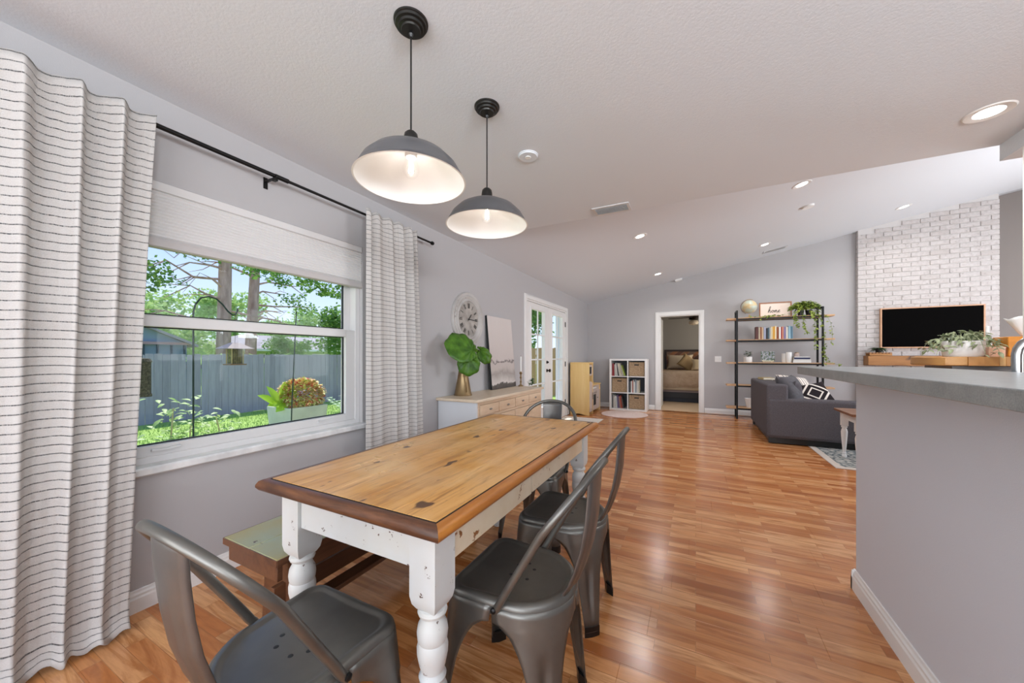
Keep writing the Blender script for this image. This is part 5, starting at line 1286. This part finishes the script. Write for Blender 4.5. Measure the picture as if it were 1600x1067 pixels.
struct(G().box(-2.81, -3.4, 2.30, -2.79, 8.6, 2.56).build('trim_fascia', M['stucco'], smooth=0)) if False else None
g = G(); rr = random.Random(21)
for k in range(26000):
    x = -10.35+rr.random()**.8*7.2; y = rr.uniform(.2, 9.5)
    if x > -6.2 and y > 4.4: continue
    a = rr.uniform(0, PI); h = rr.uniform(.03, .085); w_ = .006; n0 = len(g.v); lx, ly = rr.uniform(-.03, .03), rr.uniform(-.03, .03)
    g.v += [(x-w_*math.cos(a), y-w_*math.sin(a), GZ), (x+w_*math.cos(a), y+w_*math.sin(a), GZ), (x+lx, y+ly, GZ+h)]; g.f.append((n0, n0+1, n0+2))
tag(g.build('grass', M['lawn'], smooth=0), 'short bright green grass of the back garden lawn', 'grass', kind='stuff')
# fences
def fence_mat(name, a, b, c):
    n = N(name); v = n.coord('World', (1, 1, .12)); f = n.noise(v, 14, 5, .65); oi = n.new('ObjectInfo')
    n.col(n.mix(.55, n.ramp(f, [(.3, a), (.7, b)]), n.ramp(oi.outputs['Random'], [(0, a), (.5, b), (1, c)]))); n.bump(f, .4, .004); n.set(.9, 0, .1); return n.m
M['fence'] = fence_mat('weathered_grey_fence', '908A92', 'BAB2BA', 'A49CA4'); M['fence2'] = fence_mat('tan_fence', 'A8805C', 'C8A27A', 'B8906A')
def fence(label, loc, rz, n, h, mat, seed):
    f = thing('wooden_fence', label, 'fence', loc, rz); rr = random.Random(seed); ms = []
    for v_ in range(5):
        g = G(); hh_ = h+rr.uniform(-.012, .012); e = .067; c_ = .018
        g.prism([(-e, 0), (e, 0), (e, hh_-c_), (e-c_, hh_), (-e+c_, hh_), (-e, hh_-c_)], 0, .016, 'y')
        me = bpy.data.meshes.new('picket'); me.from_pydata(g.v, [], g.f); me.materials.append(mat); ms.append(me)
    for k in range(n):
        o = bpy.data.objects.new('picket', ms[rr.randrange(5)]); C.objects.link(o); o.parent = f; o.location = (k*.140, rr.uniform(-.004, .004), rr.uniform(-.008, .008)); o.rotation_euler = (0, rr.uniform(-.006, .006), 0)
    for z in (.25, h-.3): G().box(-.07, .0225, z-.045, n*.14, .06, z+.045).build('rail', mat, f, smooth=0)
    for k in range(0, n, 17): G().box(k*.14-.045, .062, 0, k*.14+.045, .15, h-.05).build('post', mat, f, smooth=0)
    return f
fence('long weathered grey picket fence closing the back of the lawn', (-10.5, -2, GZ), PI/2, 112, 1.52, M['fence'], 1)
fence('warm tan wooden fence seen through the French doors', (-10.4, 12.6, GZ), 0, 56, 1.78, M['fence2'], 2)
# foliage clusters
def leafcloud(n, blobs, size, seed, flat=.6):
    rr = random.Random(seed); g = G()
    for k in range(n):
        b = blobs[rr.randrange(len(blobs))]; th_ = rr.uniform(0, 2*PI); u = rr.uniform(-1, 1); q = rr.random()**.45
        s_ = math.sqrt(1-u*u); p = Vector((b[0]+b[3]*q*s_*math.cos(th_), b[1]+b[3]*q*s_*math.sin(th_), b[2]+b[4]*q*u))
        a = Vector((rr.gauss(0, 1), rr.gauss(0, 1), rr.gauss(0, .6))).normalized(); c_ = a.cross(Vector((rr.gauss(0, 1), rr.gauss(0, 1), rr.gauss(0, 1)))).normalized()
        l_ = size*rr.uniform(.6, 1.3); n0 = len(g.v); g.v += [p, p+a*l_*.5+c_*l_*.35, p+a*l_, p+a*l_*.5-c_*l_*.35]; g.f.append((n0, n0+1, n0+2, n0+3))
    return g
def fol_mat(name, a, b, c):
    n = N(name); v = n.coord('World'); f = n.noise(v, .9, 3, .6); h = n.noise(v, 7, 3, .7)  # noise paints sunlit and duller patches into the leaf colour
    n.col(n.mix(.45, n.ramp(f, [(.35, a), (.65, c)]), n.ramp(h, [(.35, a), (.6, b)]))); n.set(.7, 0, .2)
    return translucent(n.m, .35, b)
M['fol1'] = fol_mat('bright_foliage', '6E9A4A', 'C4DC92', 'A6C872'); M['fol2'] = fol_mat('deep_foliage', '3C6430', '86AC54', '64903F'); M['bark'] = plain('pine_bark', '9A7868', .95, c2='D8B4A0', scale=5, stretch=(1, 1, .25), bump=.8, bscale=20, kind='Object', bdist=.03)
def blobs(n, R_, H_, seed, z0):
    rr = random.Random(seed); return [(rr.uniform(-R_, R_)*.7, rr.uniform(-R_, R_)*.7, z0+rr.uniform(0, H_), R_*rr.uniform(.3, .5), R_*rr.uniform(.25, .4)) for _ in range(n)]
protos = []
for sd, mt_ in ((1, 'fol1'), (2, 'fol1'), (3, 'fol2')):
    t = thing('garden_tree', '', 'tree', group='trees beyond the fences')
    tag(leafcloud(4200, blobs(15, 2.0, 2.6, sd, 1.6), .20, sd).build('foliage', M[mt_], t, smooth=0), kind='stuff')
    G().tube([(0, 0, 0), (.05, .05, 1.2), (0, .1, 2.4), (.2, 0, 3.6)], .1, 10, radii=[.16, .13, .10, .05]).build('trunk', M['bark'], t)
    protos.append(t)
spots = [(-18, 3.0, 0, .9, 'rounded light green tree at the far left above the fence'), (-23.5, 6.4, 1, 1.15, 'tall light green tree behind the shed roof'), (-18, 6.4, 1, .68, 'low bushy light green tree between the shed and the pine trunks'),
         (-31, 14.5, 0, 1.3, 'broad light green tree behind the two pine trunks'), (-18.2, 10.9, 2, .5, 'low dark green tree just right of the pine trunks'), (-33, 21, 1, 1.35, 'tall pale green tree behind the neighbouring house'),
         (-14.3, 11.6, 2, .8, 'dark green tree at the right end above the fence'), (-29, 24, 0, 1.3, 'distant light green tree far right behind the house'), (-31, 6.0, 2, 1.35, 'distant darker tree at the far left skyline'),
         (-8.2, 16.2, 2, 1.0, 'dark green tree left above the tan fence'), (-3.9, 16.6, 0, .9, 'bright green tree right above the tan fence'), (-12.5, 19, 1, 1.1, 'light green tree at the back beyond the tan fence')]
used = set()
for x, y, k, sc, lb in spots:
    o = place(protos[k], (x, y, GZ), R.uniform(0, 6), lb, k not in used); used.add(k); o.scale = (sc, sc, sc*R.uniform(.9, 1.1))
# pines
for i, (x, y, r_, lb) in enumerate(((-17, 7.55, .24, 'left one of the two tall pine trunks'), (-17.4, 8.75, .21, 'right one of the two tall pine trunks'))):
    t = thing('pine_tree', lb+' beyond the fence', 'tree', (x, y, GZ), 0, 'two tall pines')
    rr = random.Random(i+40); tr = G(); tr.tube([(0, 0, 0), (.03, .02, 2), (-.02, .10+.1*i, 5), (0, .15+.12*i, 9)], r_, 14, radii=[r_*1.2, r_, r_*.9, r_*.7]); tr.build('trunk', M['bark'], t)
    br = G()
    for k in range(9):
        z = 2.9+.42*k; s_ = (1 if i else -1)*(1 if rr.random() < .8 else -1); ln = rr.uniform(1.2, 3.0); y1 = s_*ln
        bp = [(0, .1, z), (rr.uniform(-.2, .3), y1*.35, z+rr.uniform(-.1, .35)), (rr.uniform(-.3, .5), y1*.7, z+rr.uniform(-.3, .4)), (rr.uniform(-.3, .5), y1, z+rr.uniform(-.5, .3))]
        br.tube(bp, .03, 6, radii=[.055, .04, .025, .012])
        for q in range(2):
            b0 = Vector(bp[1+q]); br.tube([b0, b0+Vector((rr.uniform(-.3, .3), s_*.4, rr.uniform(-.5, .3))), b0+Vector((rr.uniform(-.3, .3), s_*.8, rr.uniform(-.7, .2)))], .015, 5, radii=[.022, .014, .006])
    br.build('branches', M['bark'], t)
    tag(leafcloud(1500, [(0.2, (1 if i else -1)*rr.uniform(.8, 3.2), rr.uniform(3.6, 6.5), rr.uniform(.4, .8), .35) for _ in range(7)]+[(0, rr.uniform(-2, 2), 6.8, 1.2, .6) for _ in range(4)], .14, 50+i).build('needles', M['fol2'], t, smooth=0), kind='stuff')
# oak with low branches hanging over the lawn
t = thing('oak_tree', 'oak whose leafy low branches hang across the top of the window view', 'tree', (-9.0, 10.2, GZ))
G().tube([(0, 0, 0), (0, -.1, 1.5), (.1, -.3, 3.0), (.2, -1.2, 4.4), (.2, -3.2, 4.3), (.1, -5.2, 4.0), (0, -7.0, 3.75)], .2, 12, radii=[.26, .22, .19, .13, .08, .045, .02]).build('trunk', M['bark'], t)
rr = random.Random(9); bl = []
for k in range(30):
    f = k/29; y_ = -.6-7.2*f; bl.append((rr.uniform(-.7, .7), y_, rr.uniform(3.35, 4.1)+(.35 if f > .7 else 0)-(.35 if f < .35 else 0), rr.uniform(.22, .42), rr.uniform(.12, .26)))
bl += [(rr.uniform(-1, 1), rr.uniform(-3, .5), rr.uniform(3.0, 4.8), .6, .4) for _ in range(8)]
tag(leafcloud(4200, bl, .11, 77).build('foliage', M['fol2'], t, smooth=0), kind='stuff')
br = G()
for b in bl[:30]: br.tube([(.1, b[1]+.5, 4.1), (b[0]*.6, b[1]+.2, (b[2]+4.1)/2), (b[0], b[1], b[2])], .01, 5, radii=[.022, .014, .006])
br.build('branches', M['bark'], t)
# shed and house beyond the fence
M['shedw'] = plain('shed_blue_grey', '6F8090', .8); M['shedt'] = plain('shed_batten', '3C4854', .8); M['roofg'] = plain('grey_shingle', 'A39C9C', .9, c2='8C8686', scale=6, bump=.4, bscale=40)
sd = thing('garden_shed', 'blue grey gabled shed beyond the fence at the left', 'shed', (-14.6, 4.15, GZ))
G().box(-1.6, -1.35, 0, 0, 1.35, 1.88).build('wall', M['shedw'], sd, smooth=0); G().prism([(-1.35, 1.88), (1.35, 1.88), (0, 2.50)], -1.6, -.02, 'x').build('gable', plain('shed_gable', '8496A4', .8), sd, smooth=0)
for k in range(9): G().box(.0, -1.30+.32*k, 0, .03, -1.25+.32*k, 1.85).build('batten', M['shedt'], sd, smooth=0)
G().box(.0, -1.5, 1.83, .08, 1.5, 1.91).build('fascia', plain('fascia_pink_grey', 'A88A88', .7), sd, smooth=0)
for s in (-1, 1): G().prism([(0, 2.50), (0, 2.58), (s*1.6, 1.84), (s*1.6, 1.76)], -1.8, .15, 'x').build('roof', M['roofg'], sd, smooth=0)
hs = thing('neighbour_house', 'pale green house with low grey hipped roof beyond the fence', 'house', (-21, 12.6, GZ))
G().box(-6, -2.9, 0, 0, 6, 1.86).build('wall', plain('pale_green_wall', 'B9CC9E', .8), hs, smooth=0)
g = G(); g.v = [(-6.4, -3.4, 1.84), (.4, -3.4, 1.84), (.4, 6.4, 1.84), (-6.4, 6.4, 1.84), (-3, -1.0, 2.75), (-3, 4.0, 2.75)]; g.f = [(0, 1, 4), (1, 2, 5, 4), (2, 3, 5), (3, 0, 4, 5), (0, 3, 2, 1)]; g.build('roof', M['roofg'], hs, smooth=0)
G().box(.38, -3.4, 1.74, .45, 6.4, 1.86).build('fascia', M['trim'], hs, smooth=0)
for k in range(2): w_ = G().box(0, -1.6+3*k, .9, .03, -.7+3*k, 1.6).build('window', M['trim'], hs, smooth=0); G().box(.031, -1.54+3*k, .96, .04, -.76+3*k, 1.54).build('pane', M['gasket'], w_, smooth=0)
# banana clumps behind the fence
for i, (x, y, lb) in enumerate(((-11.6, 4.9, 'broad-leaved banana plant behind the fence, right of the shed'), (-11.7, 6.3, 'broad-leaved banana plant behind the fence, right of the pine trunks'))):
    o = thing('banana_plant', lb, 'plant', (x, y, GZ)); g = G(); rr = random.Random(i+3)
    for k in range(13): a = 2*PI*k/13; g.leaf((0, 0, 1.0), (math.cos(a), math.sin(a), rr.uniform(.5, 1.6)), (0, 0, 1), rr.uniform(.7, 1.0), .22, False, droop=.35)
    g.build('leaves', M['fol1'], o, smooth=60); G().tube([(0, 0, 0), (0, 0, 1.1)], .07, 10).build('stem', M['fol1'], o)
# shepherd hook, feeders
M['feeder'] = plain('dark_green_metal', '22332E', .5, .3)
sk = thing('shepherd_hook', 'dark shepherd hook pole outside the garden window', 'garden hook', (-3.6, 1.398, GZ))
P = [(0, .004, 0), (0, 0, .9), (0, 0, 1.72)]+[(0, .055-.055*math.cos(a), 1.80+.085*math.sin(a)+.09*(1-math.cos(a))*0) for a in [PI*k/16 for k in range(1, 9)]]
P += [(0, .10, 1.975-.09), (0, .16, 1.85), (0, .215, 1.79), (0, .26, 1.75), (0, .29, 1.745), (0, .308, 1.765), (0, .312, 1.80)]
P = [(0, .003, 0), (0, 0, .9), (0, 0, 1.83), (0, .015, 1.90), (0, .05, 1.955), (0, .10, 1.975), (0, .155, 1.962), (0, .20, 1.92), (0, .24, 1.865), (0, .27, 1.84), (0, .298, 1.845), (0, .312, 1.875), (0, .313, 1.90)]
G().tube(bez([P[0], P[0], P[1], P[1]], 4)+[Vector(p) for p in P[2:]], .0065, 10).build('pole', M['feeder'], sk, smooth=60)
sk2 = thing('garden_stake', 'slim dark pole outside the right half of the garden window', 'garden pole', (-3.6, 2.19, GZ))
G().tube([(0, -.03, 0), (0, 0, 1.0), (0, .045, 1.93)], .0055, 10).build('pole', M['feeder'], sk2); G().box(-.03, -.035, 0, .03, -.025, .004).build('foot', M['feeder'], sk2)
fd = thing('bird_feeder', 'square hanging bird feeder with purple grey roof and seed windows', 'bird feeder', (-3.6, 1.69, 1.10))
G().prism([(-.07, -.07), (.07, -.07), (.07, .07), (-.07, .07)], 0, .010).build('tray', plain('feeder_tray', '8A6A4A', .7), fd, smooth=0)
g = G(); g.v = [(-.115, -.115, .150), (.115, -.115, .150), (.115, .115, .150), (-.115, .115, .150), (-.03, -.03, .205), (.03, -.03, .205), (.03, .03, .205), (-.03, .03, .205)]; g.f = [(3, 2, 1, 0), (0, 1, 5, 4), (1, 2, 6, 5), (2, 3, 7, 6), (3, 0, 4, 7), (4, 5, 6, 7)]; g.build('roof', plain('feeder_roof', '6A6268', .5, .3), fd, smooth=0)
G().box(-.042, -.042, .013, .042, .042, .148).build('seed', plain('bird_seed', '9A9468', .9, c2='4E4838', scale=60), fd, smooth=0)
for a in (-1, 1):
    for b in (-1, 1): G().box(a*.048-.004, b*.048-.004, .011, a*.048+.004, b*.048+.004, .15).build('corner_post', plain('feeder_frame', 'B8A878', .6) if (a, b) == (-1, -1) else bpy.data.materials['feeder_frame'], fd, smooth=0)
for k in range(5): G().cyl((.053, -.035+.0175*k, .011), (.053, -.035+.0175*k, .15), .0015, 5).build('wire', M['feeder'], fd)
G().cyl((0, 0, .20), (0, .012, .465), .0015, 5).build('hanger', M['feeder'], fd)
fd.scale = (.9, .9, .95)
fd2 = thing('tube_feeder', 'dark mesh tube bird feeder half hidden by the left curtain', 'bird feeder', (-3.55, 1.085, .885))
G().lathe([(0, 0), (.05, 0), (.05, .02), (.045, .022), (.045, .25), (.052, .252), (.04, .275), (0, .28)], seg=24).build('tube', plain('mesh_seed', '2A2A26', .9, c2='6E6858', scale=90), fd2); G().cyl((0, 0, .28), (0, 0, 1.3), .0015, 5).build('hanger', M['feeder'], fd2)
G().tube([(0, 0, 1.28), (0, -.3, 1.30), (0, -.45, 1.2), (0, -.46, -1.185)], .0065, 8).build('pole', M['feeder'], fd2)
# rose bush
rb = thing('rose_bush', 'sparse rose bush with pale sunlit leaves in front of the grey fence', 'shrub', (-4.1, 1.55, GZ)); g = G(); sg_ = G(); rr = random.Random(31)
stems = [[(0, -.1, 0), (0, -.15, .45), (.02, -.12, .75), (0, -.1, 1.02)], [(0, 0, 0), (.02, .05, .4), (0, -.02, .7), (.05, .02, .92)], [(0, .1, 0), (0, .18, .35), (0, .30, .62), (0, .22, .88)], [(0, -.15, 0), (0, -.3, .35), (0, -.42, .55), (0, -.5, .72)], [(0, .15, 0), (0, .42, .25), (0, .48, .5), (0, .42, .62)]]
for s_ in stems:
    B_ = bez(s_, 7); sg_.tube(B_, .006, 6)
    for k in range(80):
        i = rr.randrange(3, len(B_)); p = B_[i]; g.leaf(p+Vector((rr.uniform(-.12, .12), rr.uniform(-.15, .15), rr.uniform(-.06, .10))), (rr.uniform(-1, 1), rr.uniform(-1, 1), rr.uniform(-.3, .4)), (.3, 0, 1), rr.uniform(.055, .085), .036, False)
g.build('leaves', translucent(plain('rose_leaf', 'A9BE8E', .5, c2='7FA052', scale=8, kind='World'), .3, 'C8D890'), rb, smooth=60); sg_.build('stems', plain('rose_stem', 'B8AE8A', .7), rb)
# square planter with variegated bush and broad yellow-green leaves
pt = thing('stone_planter', 'pale grey square planter with red and yellow leaved bush outside the window', 'planter', (-5.6, 3.50, GZ))
g = G()
for (a, z) in ((.25, 0), (.30, .70), (.275, .70), (.27, .62)): g.v += [(-a, -a, z), (a, -a, z), (a, a, z), (-a, a, z)]
for k in range(3):
    for j in range(4): g.f.append((k*4+j, k*4+(j+1) % 4, k*4+4+(j+1) % 4, k*4+4+j))
g.f.append((12, 13, 14, 15)); g.f.append((3, 2, 1, 0)); g.build('pot', plain('pale_planter', 'DAD4CC', .8, c2='C8C2BA', scale=4), pt, smooth=0)
def coleus():
    n = N('variegated_leaf'); v = n.coord('World'); f = n.noise(v, 16, 3, .7); n.col(n.ramp(f, [(.34, '8FB03E'), (.42, 'E2E080'), (.50, 'F0E0A0'), (.56, 'E08A60'), (.64, 'C84A42')])); n.set(.6); return n.m
cb = thing('variegated_bush', 'round red and yellow variegated bush growing in the pale planter', 'shrub', (-5.6, 3.56, .38)); g = G(); rr = random.Random(6)
for k in range(1500):
    u = rr.uniform(-.6, 1); a = rr.uniform(0, 2*PI); s_ = math.sqrt(1-u*u); d = Vector((s_*math.cos(a), s_*math.sin(a), u)); q = rr.uniform(.75, 1.0)
    g.leaf((d.x*.28*q, d.y*.32*q, .17+d.z*.25*q), d+Vector((rr.uniform(-.6, .6), rr.uniform(-.6, .6), rr.uniform(-.3, .6))), (0, 0, 1), .07, .045, False)
tag(g.build('leaves', coleus(), cb, smooth=0), kind='stuff'); G().tube([(0, 0, -.05), (0, 0, .2)], .03, 8).build('stem', M['bark'], cb)
gl_ = thing('broad_leaf_plant', 'bright yellow green broad-leaved plant at the left of the planter', 'plant', (-5.55, 3.22, .38)); M['lime'] = translucent(plain('lime_leaf', 'B2D03A', .45, c2='8FB830', scale=6), .35, 'D8F060')
for k, (d, L_) in enumerate((((.2, -1, .75), .34), ((.1, -.7, 1.4), .36), ((.0, .3, 1.5), .38), ((.3, -1, .1), .30), ((.5, -.8, -.25), .30), ((.4, .1, 1.0), .30))): G().leaf((0, .04*k-.08, .08), d, (.7, 0, .7), L_*.9, .15, False, droop=.15).build('leaf', M['lime'], gl_, smooth=60)
mp_ = thing('split_leaf_plant', 'light green split-leaved plant in a white pot at the right of the planter', 'plant', (-5.0, 4.15, GZ+.05)); M['monst'] = translucent(plain('silvery_leaf', '9AB890', .5, c2='C8D8B8', scale=10), .3, 'C8E0B0')
G().lathe([(0, 0), (.14, 0), (.2, .42), (.18, .42), (.16, .36), (0, .36)], seg=24).build('pot', M['ceramic'], mp_)
for k in range(9):
    a = 2*PI*k/9+.2; g = G(); b0 = Vector((0, 0, .4)); d = Vector((math.cos(a), math.sin(a), .75)); tip = b0+d.normalized()*.55
    g.tube([b0, b0+d*.2, tip], .006, 5)
    for q in range(7):
        f = q/6; p = b0.lerp(tip, .4+.6*f)
        for s_ in (-1, 1): sd_ = Vector((-math.sin(a)*s_, math.cos(a)*s_, 0)); g.leaf(p, sd_+d*.5, (0, 0, 1), .20*(1-.5*f), .05, False)
    g.build('leaf', M['monst'], mp_, smooth=60)
